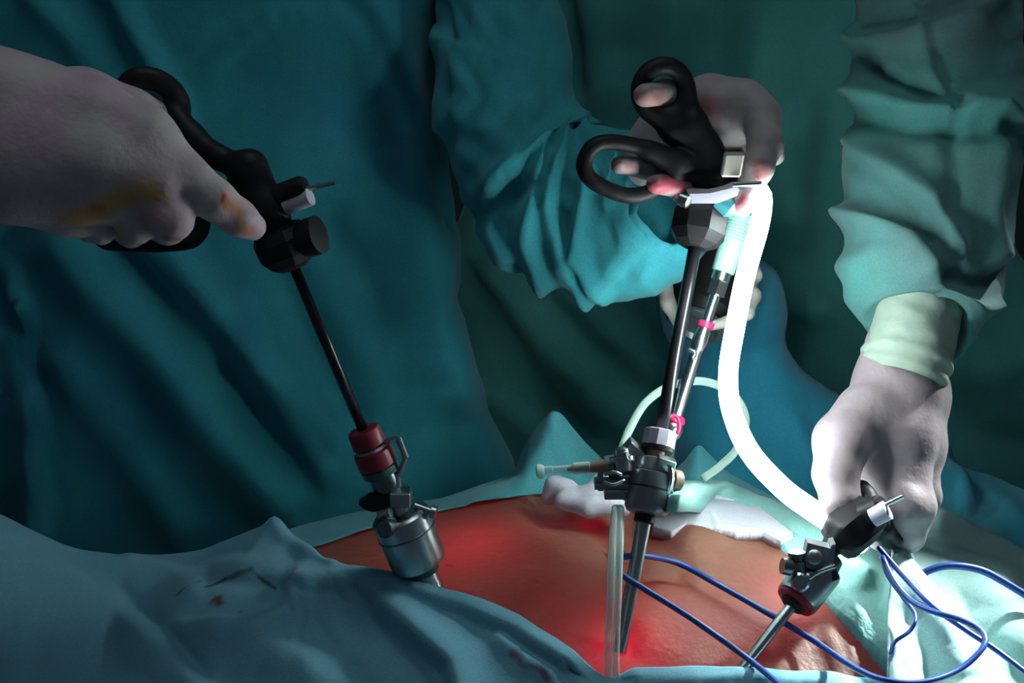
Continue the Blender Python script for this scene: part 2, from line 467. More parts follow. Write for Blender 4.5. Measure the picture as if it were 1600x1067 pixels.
# ------------------------------------------------------------------ patient
def build_patient():
    R_ = np.linspace(0.004, 1.0, 190) ** 0.8; A_ = np.linspace(0, 2 * np.pi, 420, endpoint=False)
    Rg, Ag = np.meshgrid(R_, A_, indexing='ij'); X = 0.05 + 0.36 * Rg * np.cos(Ag); Y = 0.92 + 0.20 * Rg * np.sin(Ag); Z = abd(X, Y)
    V = np.stack([X, Y, Z], -1); px, py, d = proj(V)
    folds = [
        ([(845, 790), (890, 803), (930, 822), (950, 840)], -0.009, 16, 26),     # fold by the navel
        ([(830, 780), (880, 812), (935, 850)], 0.0035, 40, 14),
        ([(990, 822), (1040, 845), (1060, 880)], -0.007, 24, 28),
        ([(1075, 850), (1110, 845)], 0.006, 40, 40),
        ([(1120, 860), (1180, 850), (1210, 845)], -0.004, 20, 20),
        ([(1010, 900), (1070, 892), (1120, 905)], -0.002, 16, 26),
        ([(972, 985), (982, 1000)], -0.006, 20, 24),                            # dimple of the middle port
        ([(940, 900), (930, 980)], -0.0025, 30, 30),
    ]
    D = fold_disp(px, py, folds)
    V[..., 2] += D
    V[..., 2] += 0.0006 * np.sin(px / 23.0 + 2 * np.sin(py / 31.0)) * np.sin(py / 19.0)
    nu, nv = V.shape[:2]; VV = np.vstack([V.reshape(-1, 3), [[0.05, 0.92, V[0, :, 2].mean()]], [[0.05, 0.92, 0.90]]]); Fc = grid_faces(nu, nv, cv=True); k = nu * nv
    for j in range(nv):
        Fc.append((k, j, (j + 1) % nv)); Fc.append((k + 1, (nu - 1) * nv + (j + 1) % nv, (nu - 1) * nv + j))
    mat, nt, out = new_mat('patient_skin')
    blood = (0.22, 0.004, 0.02)
    base = mixc(nt, ramp(nt, noise_tex(nt, 14, 5).outputs[0], 0.3, 0.7), (0.24, 0.125, 0.080), (0.18, 0.078, 0.054))
    fine = ramp(nt, noise_tex(nt, 190, 4).outputs[0], 0.3, 0.75, (0.85,) * 3, (1.08,) * 3)
    mm = N(nt, 'ShaderNodeMix', data_type='RGBA', blend_type='MULTIPLY'); mm.inputs[0].default_value = 1
    nt.links.new(base, mm.inputs[6]); nt.links.new(fine, mm.inputs[7])
    sp_ = [((skin_pt(690, 925), skin_pt(735, 932)), 0.005, blood, 0.8), ((skin_pt(700, 882), skin_pt(706, 884)), 0.0022, blood, 0.9),
           ((skin_pt(972, 985), skin_pt(985, 1005)), 0.008, (0.10, 0.002, 0.01), 0.9), ((skin_pt(1085, 1043), skin_pt(1125, 1040)), 0.003, blood, 0.8),
           ((skin_pt(925, 815), skin_pt(950, 838)), 0.010, (0.35, 0.02, 0.03), 0.7), ((skin_pt(1000, 1020), skin_pt(1030, 1035)), 0.008, blood, 0.4)]
    col = stains(nt, mm.outputs[2], [((tuple(a[0]), tuple(a[1])), r, c, s) for a, r, c, s in sp_])
    p = nt.nodes.new('ShaderNodeBsdfPrincipled'); p.inputs['Roughness'].default_value = 0.5; p.inputs['Specular IOR Level'].default_value = 0.35
    nt.links.new(col, p.inputs['Base Color']); nt.links.new(bump(nt, 260, 0.0012, 0.5, 4, bump(nt, 45, 0.002, 0.4)), p.inputs['Normal'])
    t = nt.nodes.new('ShaderNodeBsdfTranslucent'); t.inputs['Color'].default_value = (0.95, 0.015, 0.07, 1)
    ms = nt.nodes.new('ShaderNodeMixShader'); ms.inputs[0].default_value = 0.24
    nt.links.new(p.outputs[0], ms.inputs[1]); nt.links.new(t.outputs[0], ms.inputs[2]); nt.links.new(ms.outputs[0], out.inputs[0])
    o = mesh('person', VV, Fc, mat)
    tag(o, 'patient lying under drapes, bare inflated abdomen glowing red around the instruments', 'person')
    # light of the laparoscope inside the belly, shining through the skin
    for (px_, py_, dep, e) in ((755, 862, 0.034, 0.050), (710, 888, 0.03, 0.024), (962, 1018, 0.022, 0.055), (1010, 1000, 0.028, 0.042), (1232, 942, 0.021, 0.050), (1130, 985, 0.03, 0.024), (928, 818, 0.018, 0.008)):
        q = skin_pt(px_, py_); add_light('laparoscope_light', 'POINT', (q[0], q[1] + dep * 0.5, max(q[2] - dep, 0.905)), (0, 0, 0), e, (1.0, 0.6, 0.7), 0.012)
build_patient()

# ------------------------------------------------------------------ surgeon in the blue gown
def lerp_tab(tab, x):
    a = np.array(tab, float); return np.interp(x, a[:, 0], a[:, 1])
def torso(xl_tab, xr_tab, yc, b, zlo, zhi, folds, cr, nz=150, nt_=260, power=0.75, flat=0.0):
    th = np.linspace(0, 2 * np.pi, nt_, endpoint=False)
    zs = np.linspace(zlo, zhi, nz); V = np.zeros((nz, nt_, 3))
    for i, z in enumerate(zs):
        d = yc * cp + (CAMZ - z) * sp; py = CY - (yc * sp + (z - CAMZ) * cp) / d * F
        xr = (lerp_tab(xr_tab, py) - CX) / F * d; xl = (lerp_tab(xl_tab, py) - CX) / F * d
        xc, a = (xl + xr) / 2, (xr - xl) / 2
        c, s = np.cos(th), np.sin(th)
        V[i, :, 0] = xc + a * np.sign(c) * np.abs(c) ** power; V[i, :, 1] = yc - b * np.sign(s) * np.abs(s) ** power; V[i, :, 2] = z
    n = np.stack([np.cos(th) * 0.6, -np.sin(th), 0 * th], -1); n /= np.linalg.norm(n, axis=1)[:, None]
    px, py, d = proj(V); front = (np.sin(th) > -0.15).astype(float)[None, :]
    D = fold_disp(px, py, folds) * front
    for lam, amp, seed in cr: D = D + amp * crumple(px, py, lam, seed) * front + amp * crumple(px * 1.3 + 400, py, lam, seed + 5) * (1 - front)
    V = V + D[..., None] * n[None]
    # closed top (shoulders) and hem
    top = V[-1].mean(0) + np.array([0, 0, 0.05])
    Fc = grid_faces(nz, nt_, cv=True); VV = np.vstack([V.reshape(-1, 3), [top], [V[0].mean(0)]]); k = nz * nt_
    for j in range(nt_):
        Fc.append((k, (nz - 1) * nt_ + j, (nz - 1) * nt_ + (j + 1) % nt_)); Fc.append((k + 1, (j + 1) % nt_, j))
    return VV, Fc
def tuck_end(V, depth=0.02, shrink=0.75, rows=3):
    """turn the open end of a sleeve inwards so the edge has thickness"""
    end = V[-1]; c = end.mean(0); t = unit(V[-1].mean(0) - V[-3].mean(0)); R = []
    for i in range(1, rows + 1):
        f = i / rows; R.append(c + (end - c) * (1 - (1 - shrink) * f) - t * depth * f)
    return np.concatenate([V, np.array(R)])
def sleeve_mesh(name, V, mat, parent):
    nu, nv = V.shape[:2]
    return mesh(name, V.reshape(-1, 3), grid_faces(nu, nv, cv=True), mat, parent)

gown_blue = fabric('blue_gown_cloth', (0.034, 0.300, 0.360), (0.026, 0.225, 0.300),
                   spots=[])
gown_green = fabric('green_gown_cloth', (0.085, 0.370, 0.340), (0.065, 0.290, 0.285))
sleeve_green = fabric('pale_green_sleeve_cloth', (0.095, 0.375, 0.345), (0.125, 0.23, 0.235), scale2=8, trans=0.2)
sleeve_blue = fabric('blue_sleeve_cloth', (0.055, 0.420, 0.470), (0.045, 0.340, 0.410), trans=0.2)

surgeon = empty('person', (-0.28, 1.32, 0.0), 'surgeon in a blue gown working two long handled instruments, right hand at left', 'person')
s_folds = [
    ([(185, -20), (215, 40), (262, 122), (300, 200)], 0.012, 9, 30),
    ([(60, 0), (120, 60), (150, 110)], 0.008, 20, 26),
    ([(110, 380), (250, 540), (345, 670), (440, 775)], 0.016, 34, 60),
    ([(190, 400), (330, 545), (420, 680), (470, 740)], -0.010, 34, 30),
    ([(270, 390), (350, 500), (430, 620), (500, 735)], 0.012, 30, 36),
    ([(395, 490), (410, 560), (470, 620), (520, 680)], 0.007, 12, 26),
    ([(440, 430), (500, 560), (560, 660)], -0.010, 40, 26),
    ([(590, 60), (640, 250), (660, 420), (690, 600)], 0.016, 50, 40),
    ([(545, -20), (590, 80), (650, 260), (684, 345)], -0.006, 10, 24),
    ([(520, 360), (580, 430), (600, 520)], -0.008, 30, 36),
    ([(40, 470), (52, 560), (60, 700), (70, 830)], 0.012, 8, 40),
    ([(-30, 420), (40, 520), (54, 590)], -0.010, 16, 24),
    ([(420, 20), (340, 55), (300, 75)], 0.004, 8, 14),
    ([(470, 10), (400, 50), (330, 120)], 0.004, 8, 18),
    ([(180, 330), (250, 420), (330, 560)], 0.006, 22, 22),
    ([(100, 560), (200, 700), (280, 820)], 0.007, 30, 40),
    ([(700, 470), (640, 560), (620, 700)], -0.006, 40, 40),
]
mesh('gown', *torso([(-400, -260), (1200, -300)],
     [(-400, 660), (0, 688), (100, 684), (300, 690), (370, 700), (440, 716), (560, 714), (640, 752), (730, 803), (900, 840), (2500, 860)],
     1.30, 0.12, 0.03, 1.52, [(p, a * 1.6, w1 * .9, w2 * .9) for p, a, w1, w2 in s_folds], [(210, 0.005, 3), (110, 0.0024, 7), (45, 0.0005, 9)], nz=200, nt_=320), gown_blue, surgeon)
# left arm: upper arm hanging from the shoulder, forearm reaching to the handle
arm = [(765, -260, 1.27, 105, 0.065), (772, -60, 1.235, 95, 0.062), (785, 90, 1.21, 104, 0.060), (800, 205, 1.18, 112, 0.056),
       (832, 290, 1.165, 112, 0.054), (880, 325, 1.15, 116, 0.055), (940, 333, 1.135, 132, 0.057), (1000, 338, 1.12, 128, 0.055), (1040, 332, 1.105, 98, 0.045), (1058, 322, 1.095, 66, 0.034)]
a_folds = [
    ([(889, 197), (828, 244), (781, 300), (776, 356), (800, 398)], 0.007, 10, 26),
    ([(912, 201), (856, 234), (837, 290), (833, 375), (856, 450)], 0.008, 9, 24),
    ([(889, 225), (866, 281), (861, 328), (889, 422), (931, 478)], 0.007, 9, 20),
    ([(925, 235), (912, 305), (898, 398), (922, 436), (945, 459)], 0.008, 16, 10),
    ([(700, 350), (760, 330), (830, 290)], -0.006, 20, 16),
    ([(690, 60), (735, 150), (690, 200)], 0.005, 14, 24),
    ([(740, 80), (800, 110), (820, 180), (800, 260)], 0.004, 16, 40),
    ([(960, 300), (1000, 380), (960, 430)], 0.005, 12, 24),
    ([(1010, 330), (1050, 380)], 0.005, 12, 20),
    ([(690, 0), (705, 60), (700, 300)], -0.004, 10, 14),
]
sleeve_mesh('sleeve', tuck_end(sleeve_grid(arm, 200, 220, [(p, a * 1.45, w1 * .9, w2) for p, a, w1, w2 in a_folds], [(120, 0.005, 11), (52, 0.0032, 13)])), sleeve_blue, surgeon)
# right arm: shoulder, elbow out of the picture, forearm coming in from the left
arm2 = [(-60, -420, 1.25, 105, 0.065), (-260, -150, 1.20, 105, 0.065), (-420, 60, 1.08, 110, 0.06), (-370, 150, 0.93, 120, 0.056), (-240, 185, 0.84, 128, 0.05), (-120, 200, 0.81, 126, 0.046)]
sleeve_mesh('sleeve', tuck_end(sleeve_grid(arm2, 90, 90, [], [(120, 0.005, 21), (60, 0.002, 22)])), sleeve_blue, surgeon)

# right hand of the surgeon (at the left of the picture), back of the hand to the viewer
d0 = 0.83
palm = []
palm += chain([(-150, 150, .83, 80), (-20, 158, .835, 80), (60, 172, .84, 74)])
palm += chain([(-150, 250, .83, 84), (-10, 250, .835, 84), (60, 262, .84, 80)])
palm += chain([(40, 165, .83, 66), (140, 180, .835, 54), (225, 215, .84, 44), (278, 262, .845, 36)])     # index metacarpal
palm += chain([(40, 225, .825, 70), (150, 250, .83, 54), (250, 290, .835, 40)])                         # middle
palm += chain([(40, 270, .83, 66), (130, 295, .84, 50), (205, 318, .85, 36)])                           # ring
palm += chain([(40, 290, .85, 56), (110, 322, .86, 42), (150, 338, .87, 30)])                           # little
palm += chain([(30, 170, .86, 66), (130, 165, .88, 52), (205, 175, .895, 36)])                          # thumb ball
idx = chain([(268, 262, .845, 36), (300, 284, .843, 33), (335, 312, .847, 31), (372, 340, .858, 27), (394, 354, .868, 22)])
mid = chain([(232, 292, .835, 36), (268, 342, .838, 32), (262, 352, .865, 28), (225, 348, .885, 24)])
rng = chain([(192, 318, .85, 34), (212, 354, .852, 26), (205, 362, .88, 23), (170, 350, .895, 20)])
lit = chain([(140, 336, .865, 28), (158, 360, .868, 20), (140, 362, .885, 18)])
thb = chain([(200, 172, .895, 33), (242, 186, .905, 26), (262, 196, .91, 21)])
def glove_wrinkles(V):
    return V
Vh, Fh = implicit([(0.014, palm), (0.006, idx, 0.006), (0.006, mid, 0.004), (0.005, rng, 0.003), (0.005, lit, 0.003), (0.006, thb, 0.008)], 0.0020)
def near(V, px, py):
    q = proj(V); m = np.hypot(q[0] - px, q[1] - py) + (q[2] - q[2].min()) * 400; return tuple(float(v) for v in V[np.argmin(m)])
iod = (0.60, 0.34, 0.08); bl = (0.45, 0.03, 0.04)
glove_l = latex('stained_latex', (0.56, 0.46, 0.45), (0.50, 0.34, 0.40), spots=[
    ((near(Vh, 190, 305), near(Vh, 235, 300)), 0.010, iod, 0.9), ((near(Vh, 105, 345), near(Vh, 170, 325)), 0.010, iod, 0.9),
    ((near(Vh, 130, 362), near(Vh, 190, 365)), 0.007, (0.55, 0.42, 0.16), 0.6), ((near(Vh, 356, 318), near(Vh, 372, 330)), 0.006, (0.55, 0.20, 0.06), 0.9),
    ((near(Vh, 346, 312), near(Vh, 350, 306)), 0.0025, bl, 1.0), ((near(Vh, 262, 376), near(Vh, 275, 376)), 0.004, (0.5, 0.12, 0.05), 0.8),
    ((near(Vh, 150, 325), near(Vh, 155, 325)), 0.004, (0.5, 0.12, 0.06), 0.7), ((near(Vh, 375, 360), near(Vh, 392, 362)), 0.006, (0.5, 0.16, 0.05), 0.7),
    ((near(Vh, 225, 345), near(Vh, 250, 340)), 0.004, iod, 0.4)])
mesh('gloved_hand', Vh, Fh, glove_l, surgeon)

# left hand of the surgeon, thumb and fingers through the rings of the middle instrument
palm = []
palm += chain([(1008, 262, 1.10, 40), (1020, 240, 1.075, 42), (1050, 200, 1.065, 44)])
palm += chain([(1050, 205, 1.06, 46), (1110, 165, 1.045, 44), (1160, 165, 1.03, 36), (1188, 180, 1.02, 32)])
palm += chain([(1040, 225, 1.07, 46), (1120, 200, 1.06, 42), (1185, 205, 1.04, 34)])
palm += chain([(1040, 240, 1.08, 42), (1120, 225, 1.075, 38), (1180, 235, 1.06, 32)])
thb = chain([(1105, 165, 1.035, 38), (1072, 156, 1.022, 31), (1040, 150, 1.005, 25), (1008, 149, .985, 19)])
idx = chain([(1188, 185, 1.018, 31), (1196, 225, 1.0, 27), (1184, 262, .99, 24), (1160, 322, .985, 17)])
mid = chain([(1190, 215, 1.035, 30), (1180, 262, 1.035, 24), (1120, 285, 1.03, 21), (1060, 289, 1.0, 20), (1024, 288, .985, 15)])
rng = chain([(1180, 240, 1.055, 28), (1150, 262, 1.055, 22), (1070, 262, 1.03, 19), (1010, 262, 1.0, 17), (968, 258, .985, 14)])
lit = chain([(1170, 245, 1.07, 26), (1130, 275, 1.07, 20), (1080, 285, 1.06, 17)])
knk = chain([(1210, 235, 1.03, 16), (1214, 245, 1.03, 12)])
Vh, Fh = implicit([(0.012, palm), (0.006, thb, 0.007), (0.005, idx, 0.005), (0.005, mid, 0.003), (0.005, rng, 0.003), (0.005, lit, 0.003), (0.004, knk, 0.006)], 0.0017)
glove_c = latex('thin_latex', (0.42, 0.37, 0.36), (0.37, 0.28, 0.29), spots=[
    ((near(Vh, 1022, 292), near(Vh, 1062, 285)), 0.010, (0.42, 0.03, 0.06), 0.85), ((near(Vh, 1000, 150), near(Vh, 1030, 158)), 0.009, (0.50, 0.16, 0.15), 0.6),
    ((near(Vh, 1160, 325), near(Vh, 1165, 318)), 0.010, (0.45, 0.06, 0.08), 0.8), ((near(Vh, 1100, 165), near(Vh, 1110, 175)), 0.010, (0.42, 0.06, 0.08), 0.6),
    ((near(Vh, 1188, 262), near(Vh, 1192, 268)), 0.007, (0.42, 0.06, 0.08), 0.6), ((near(Vh, 955, 256), near(Vh, 985, 258)), 0.006, (0.45, 0.12, 0.12), 0.6)])
mesh('gloved_hand', Vh, Fh, glove_c, surgeon)

# ------------------------------------------------------------------ assistant in the green gown
assistant = empty('person', (0.3, 1.68, 0.0), 'assistant in a green gown reaching down from upper right with one gloved hand', 'person')
g_folds = [
    ([(880, -10), (895, 60), (905, 140)], -0.018, 16, 20),
    ([(930, 0), (940, 120), (930, 200)], 0.012, 30, 30),
    ([(1060, -10), (1055, 100), (1060, 160)], 0.012, 12, 40),
    ([(1110, 0), (1130, 100)], -0.008, 30, 30), ([(1180, 0), (1200, 160), (1215, 330)], 0.012, 50, 50),
    ([(1290, 0), (1300, 200), (1290, 420)], -0.012, 40, 40), ([(1260, 180), (1240, 330), (1260, 480)], 0.010, 30, 40),
    ([(770, 430), (850, 520), (930, 610), (980, 650)], 0.018, 24, 40), ([(740, 430), (790, 520), (830, 600), (900, 680)], -0.016, 26, 26),
    ([(830, 430), (920, 530), (1000, 600)], -0.010, 26, 26), ([(880, 460), (960, 540), (1020, 590)], 0.010, 26, 30),
    ([(730, 600), (800, 640), (860, 690)], 0.010, 16, 26), ([(1480, 560), (1540, 575), (1620, 565)], 0.012, 20, 30), ([(1480, 640), (1560, 690), (1640, 700)], -0.010, 30, 30),
]
mesh('gown', *torso([(-300, 820), (150, 800), (400, 690), (1200, 640)], [(-300, 1560), (380, 1580), (470, 1640), (560, 1700), (1200, 1780)], 1.66, 0.12, 0.03, 1.62, g_folds, [(240, 0.006, 31), (110, 0.0025, 32)], nz=170, nt_=280), gown_green, assistant)
slv = [(1465, -260, 1.22, 140, 0.075), (1466, -60, 1.185, 132, 0.070), (1466, 60, 1.165, 128, 0.066), (1462, 180, 1.145, 134, 0.066), (1455, 300, 1.12, 130, 0.063), (1448, 400, 1.10, 126, 0.060), (1440, 460, 1.085, 116, 0.056), (1440, 505, 1.075, 88, 0.046), (1438, 520, 1.07, 68, 0.036)]
sl_folds = [
    ([(1330, 50), (1345, 66), (1440, 56), (1520, 20), (1560, -10)], 0.012, 12, 22),
    ([(1350, 85), (1370, 120), (1440, 150), (1500, 165)], -0.012, 14, 14),
    ([(1345, 150), (1400, 170), (1480, 172), (1560, 170), (1592, 190)], 0.014, 26, 10),
    ([(1320, 185), (1420, 195), (1500, 200), (1555, 210)], -0.009, 22, 16),
    ([(1440, 30), (1455, 110), (1480, 160)], 0.006, 8, 20),
    ([(1555, 180), (1560, 260), (1550, 330), (1565, 400)], 0.010, 12, 18),
    ([(1345, 235), (1400, 270), (1460, 310), (1490, 380)], 0.010, 26, 14),
    ([(1325, 330), (1380, 350), (1430, 375), (1460, 420)], 0.014, 10, 26),
    ([(1350, 320), (1420, 350), (1450, 370)], -0.009, 16, 12),
    ([(1320, 420), (1370, 400), (1420, 400)], 0.008, 20, 20),
    ([(1470, 470), (1520, 490), (1560, 480)], 0.010, 14, 18), ([(1480, 430), (1530, 440), (1570, 430)], -0.007, 14, 14),
    ([(1490, 330), (1500, 250), (1490, 200)], -0.008, 24, 24),
]
sleeve_mesh('sleeve', tuck_end(sleeve_grid(slv, 190, 200, [(p, a * 1.0, w1, w2) for p, a, w1, w2 in sl_folds], [(150, 0.008, 41), (70, 0.003, 43)])), sleeve_green, assistant)
# glove: cuff with rolled hem over the sleeve, then the hand
cuffp = [(1444, 448, 1.075, 60, 0.036), (1436, 490, 1.068, 64, 0.036), (1424, 535, 1.058, 66, 0.034), (1414, 572, 1.052, 67, 0.033), (1408, 592, 1.05, 64, 0.031)]
Vc = sleeve_grid(cuffp, 60, 80, [([(1380, 460), (1440, 500), (1470, 540)], 0.002, 16, 30)], [(50, 0.0012, 51)])
hem = 1 + 0.05 * np.exp(-((np.linspace(0, 1, 60) - 0.0) / 0.03) ** 2) + 0.06 * np.exp(-((np.linspace(0, 1, 60) - 0.80) / 0.05) ** 2) + 0.05 * np.exp(-((np.linspace(0, 1, 60) - 0.92) / 0.03) ** 2)
cen = Vc.mean(1, keepdims=True); Vc = cen + (Vc - cen) * hem[:, None, None]
cuff_m = latex('cream_latex_cuff', (0.38, 0.43, 0.34), (0.27, 0.36, 0.30))
gl_r = latex('pale_latex', (0.31, 0.25, 0.265), (0.27, 0.205, 0.225))
palm = []
palm += chain([(1396, 540, 1.058, 44), (1388, 600, 1.05, 50), (1362, 680, 1.035, 52), (1372, 735, 1.03, 42)])
palm += chain([(1430, 545, 1.058, 44), (1418, 610, 1.05, 50), (1405, 690, 1.035, 54), (1410, 740, 1.025, 40)])
palm += chain([(1440, 560, 1.07, 34), (1436, 620, 1.065, 42), (1430, 700, 1.05, 42), (1432, 745, 1.045, 32)])
palm += chain([(1392, 600, 1.07, 44), (1380, 680, 1.06, 46)])
thb = chain([(1352, 650, 1.03, 50), (1316, 690, 1.01, 44), (1306, 740, 0.998, 34), (1314, 785, .99, 29), (1322, 805, .988, 20)])
idx = chain([(1378, 730, 1.025, 42), (1412, 790, 1.01, 36), (1416, 822, 1.018, 30), (1385, 838, 1.03, 24), (1352, 830, 1.03, 18)])
mid = chain([(1412, 735, 1.025, 40), (1428, 790, 1.015, 33), (1418, 836, 1.03, 26), (1385, 850, 1.04, 18)])
rng = chain([(1432, 730, 1.04, 34), (1444, 775, 1.035, 26), (1434, 812, 1.05, 22), (1400, 835, 1.06, 18)])
lit = chain([(1436, 715, 1.06, 30), (1446, 755, 1.06, 22), (1438, 790, 1.075, 18), (1410, 810, 1.08, 15)])
Vh, Fh = implicit([(0.013, palm), (0.007, thb, 0.010), (0.006, idx, 0.006), (0.005, mid, 0.004), (0.004, rng, 0.003), (0.004, lit, 0.003)], 0.0019)
hand = mesh('gloved_hand', Vh, Fh, gl_r, assistant)
sleeve_mesh('glove_cuff', Vc, cuff_m, hand)

# ------------------------------------------------------------------ third person behind, holding the camera head
helper = empty('person', tuple(W(1150, 800, 1.36) * np.array([1, 1, 0])), 'crouching helper in blue gown behind the white cable, gripping a black camera', 'person')
body = chain([(1120, 470, 1.33, 92), (1140, 480, 1.34, 88)]) + chain([(1150, 620, 1.36, 80), (1180, 690, 1.37, 130), (1190, 900, 1.37, 150)]) + chain([(1190, 620, 1.34, 60), (1260, 700, 1.34, 62), (1290, 820, 1.36, 70)]) + chain([(1130, 500, 1.34, 70), (1150, 620, 1.37, 70)])
def cloth_noise(V):
    q = proj(V); c = V.mean(0); n = V - c; n /= np.linalg.norm(n, axis=1)[:, None]
    return V + n * (0.006 * crumple(q[0], q[1], 120, 61) + 0.002 * crumple(q[0], q[1], 50, 62))[:, None]
mesh('gown', *implicit([(0.03, body)], 0.005, disp=cloth_noise), fabric('deep_blue_gown_cloth', (0.03, 0.30, 0.44), (0.025, 0.25, 0.38)), helper)
hp = chain([(1100, 400, 1.24, 34), (1125, 430, 1.25, 40)])
f1 = chain([(1060, 405, 1.24, 20), (1036, 432, 1.195, 14), (1044, 475, 1.175, 11), (1060, 508, 1.17, 8)])
f2 = chain([(1150, 430, 1.245, 20), (1176, 462, 1.20, 12), (1168, 490, 1.18, 9), (1140, 502, 1.17, 9), (1105, 510, 1.165, 8)])
f3 = chain([(1130, 400, 1.25, 22), (1165, 405, 1.24, 16), (1180, 430, 1.22, 12)])
gl_h = latex('dim_cream_latex', (0.62, 0.56, 0.50), (0.55, 0.48, 0.44))
mesh('gloved_hand', *implicit([(0.012, hp), (0.005, f1, 0.01), (0.005, f2, 0.01), (0.005, f3, 0.008)], 0.0025), gl_h, helper)
camh = empty('camera_head', W(1105, 500, 1.22), 'round black camera head held in the pale gloved hand behind the shafts', 'camera')
ca = Axis(W(1130, 395, 1.235), W(1090, 505, 1.20))
mesh('housing', *lathe_vf(ca.A, ca.B, [(0, .016), (.05, .030), (.5, .034), (.9, .034), (1.0, .028)], 30), M_black, camh, angle=35)
mesh('lens_ring', *lathe_vf(ca.A, ca.B, [(.96, .025), (1.05, .025), (1.07, .019), (1.01, .017)], 30), M_gun, camh, angle=35)
# ------------------------------------------------------------------ drapes
def drape_grid(px, py, y, folds=(), cr=(), up=(0, -0.45, 0.85), lift=None):
    """cloth sheet: rows and columns of picture places at a given world distance y, then folded"""
    k = cp - (py - CY) / F * sp; d = y / k
    V = np.stack([(px - CX) / F * d, y, CAMZ - d * sp - (py - CY) / F * d * cp], -1)
    D = fold_disp(px, py, folds)
    for lam, amp, seed in cr: D = D + amp * crumple(px, py, lam, seed)
    V = V + D[..., None] * unit(up)
    if lift is not None: a = abd(V[..., 0], V[..., 1]); V[..., 2] = np.where(a > 0.9005, np.maximum(V[..., 2], a + lift), V[..., 2])
    return V
def soft_tab(tab, x, n=7):
    y = lerp_tab(tab, x); return np.convolve(np.pad(y, n // 2, 'edge'), np.ones(n) / n, 'valid')
def sheet(name, V, mat, parent=None, thick=0.0012):
    nu, nv = V.shape[:2]; n = grid_normals(V); A = V.reshape(-1, 3); B = (V - n * thick).reshape(-1, 3); Fc = grid_faces(nu, nv); m = nu * nv
    FF = list(Fc) + [tuple(m + i for i in f[::-1]) for f in Fc]
    rim = [i * nv for i in range(nu)] + [(nu - 1) * nv + j for j in range(1, nv)] + [i * nv + nv - 1 for i in range(nu - 2, -1, -1)] + [j for j in range(nv - 2, 0, -1)]
    for i in range(len(rim)):
        a, b = rim[i], rim[(i + 1) % len(rim)]; FF.append((b, a, m + a, m + b))
    return mesh(name, np.vstack([A, B]), FF, mat, parent)

# front drape: covers the near side of the patient, edge lying on the skin
edge = [(-320, 790), (-100, 797), (0, 815), (60, 846), (120, 862), (190, 870), (260, 868), (320, 860), (375, 838), (428, 818), (436, 822), (455, 846), (482, 852), (500, 880), (560, 892), (620, 915), (690, 930), (760, 945), (820, 975), (880, 1015), (925, 1050), (948, 1066), (960, 1064), (985, 1049), (1090, 1044), (1200, 1051), (1300, 1056), (1420, 1066), (1500, 1070)]
cols = np.linspace(-320, 1430, 330); T = np.linspace(0, 1, 90) ** 1.15
e = soft_tab(edge, cols, 5); ye = lerp_tab([(-320, 1.02), (0, 1.0), (190, 1.02), (330, 1.0), (430, .985), (482, .97), (560, .96), (700, .92), (800, .89), (900, .83), (960, .80), (1430, .79)], cols)
PXg, Tg = np.meshgrid(cols, T, indexing='ij'); PYg = e[:, None] + (1270 - e[:, None]) * Tg
yy = ye[:, None] + (0.69 - ye[:, None]) * Tg ** 0.85
sk = skin_y(PXg, PYg); yy = np.where(np.isnan(sk), yy, np.minimum(yy, sk - 0.012))
for _ in range(6):   # relax the joins, never below the skin
    y2 = yy.copy(); y2[1:-1] = (yy[:-2] + 2 * yy[1:-1] + yy[2:]) / 4; y2[:, 1:-1] = (y2[:, :-2] + 2 * y2[:, 1:-1] + y2[:, 2:]) / 4
    yy = np.where(np.isnan(sk), y2, np.minimum(y2, sk - 0.010))
d_folds = [
    ([(-60, 820), (60, 880), (150, 950), (230, 1020), (300, 1090)], 0.022, 34, 130),
    ([(90, 868), (190, 925), (260, 985), (320, 1060)], -0.006, 14, 16),
    ([(200, 880), (300, 905), (390, 880), (430, 822)], 0.006, 12, 40),
    ([(270, 985), (400, 985), (448, 962), (458, 922)], 0.008, 12, 22),
    ([(330, 905), (440, 920), (455, 925)], -0.007, 14, 18),
    ([(455, 920), (470, 960), (462, 1000)], 0.007, 8, 10),
    ([(470, 915), (560, 912), (640, 930), (720, 950), (800, 985), (880, 1040)], 0.010, 26, 10),
    ([(480, 985), (560, 1067)], -0.010, 30, 30),
    ([(595, 950), (650, 1000), (705, 1045), (715, 1090)], 0.014, 40, 8),
    ([(560, 950), (620, 1010), (680, 1080)], -0.007, 16, 40),
    ([(780, 1000), (815, 1030), (860, 1060)], 0.006, 10, 16),
    ([(430, 815), (450, 850), (520, 880)], 0.006, 8, 12),
    ([(350, 1000), (480, 1040), (560, 1100)], 0.009, 40, 40),
    ([(1000, 1062), (1150, 1058), (1300, 1070)], 0.004, 20, 14),
]
Vd = drape_grid(PXg, PYg, yy, d_folds, [(150, 0.0028, 71), (60, 0.0010, 72)], lift=0.004)
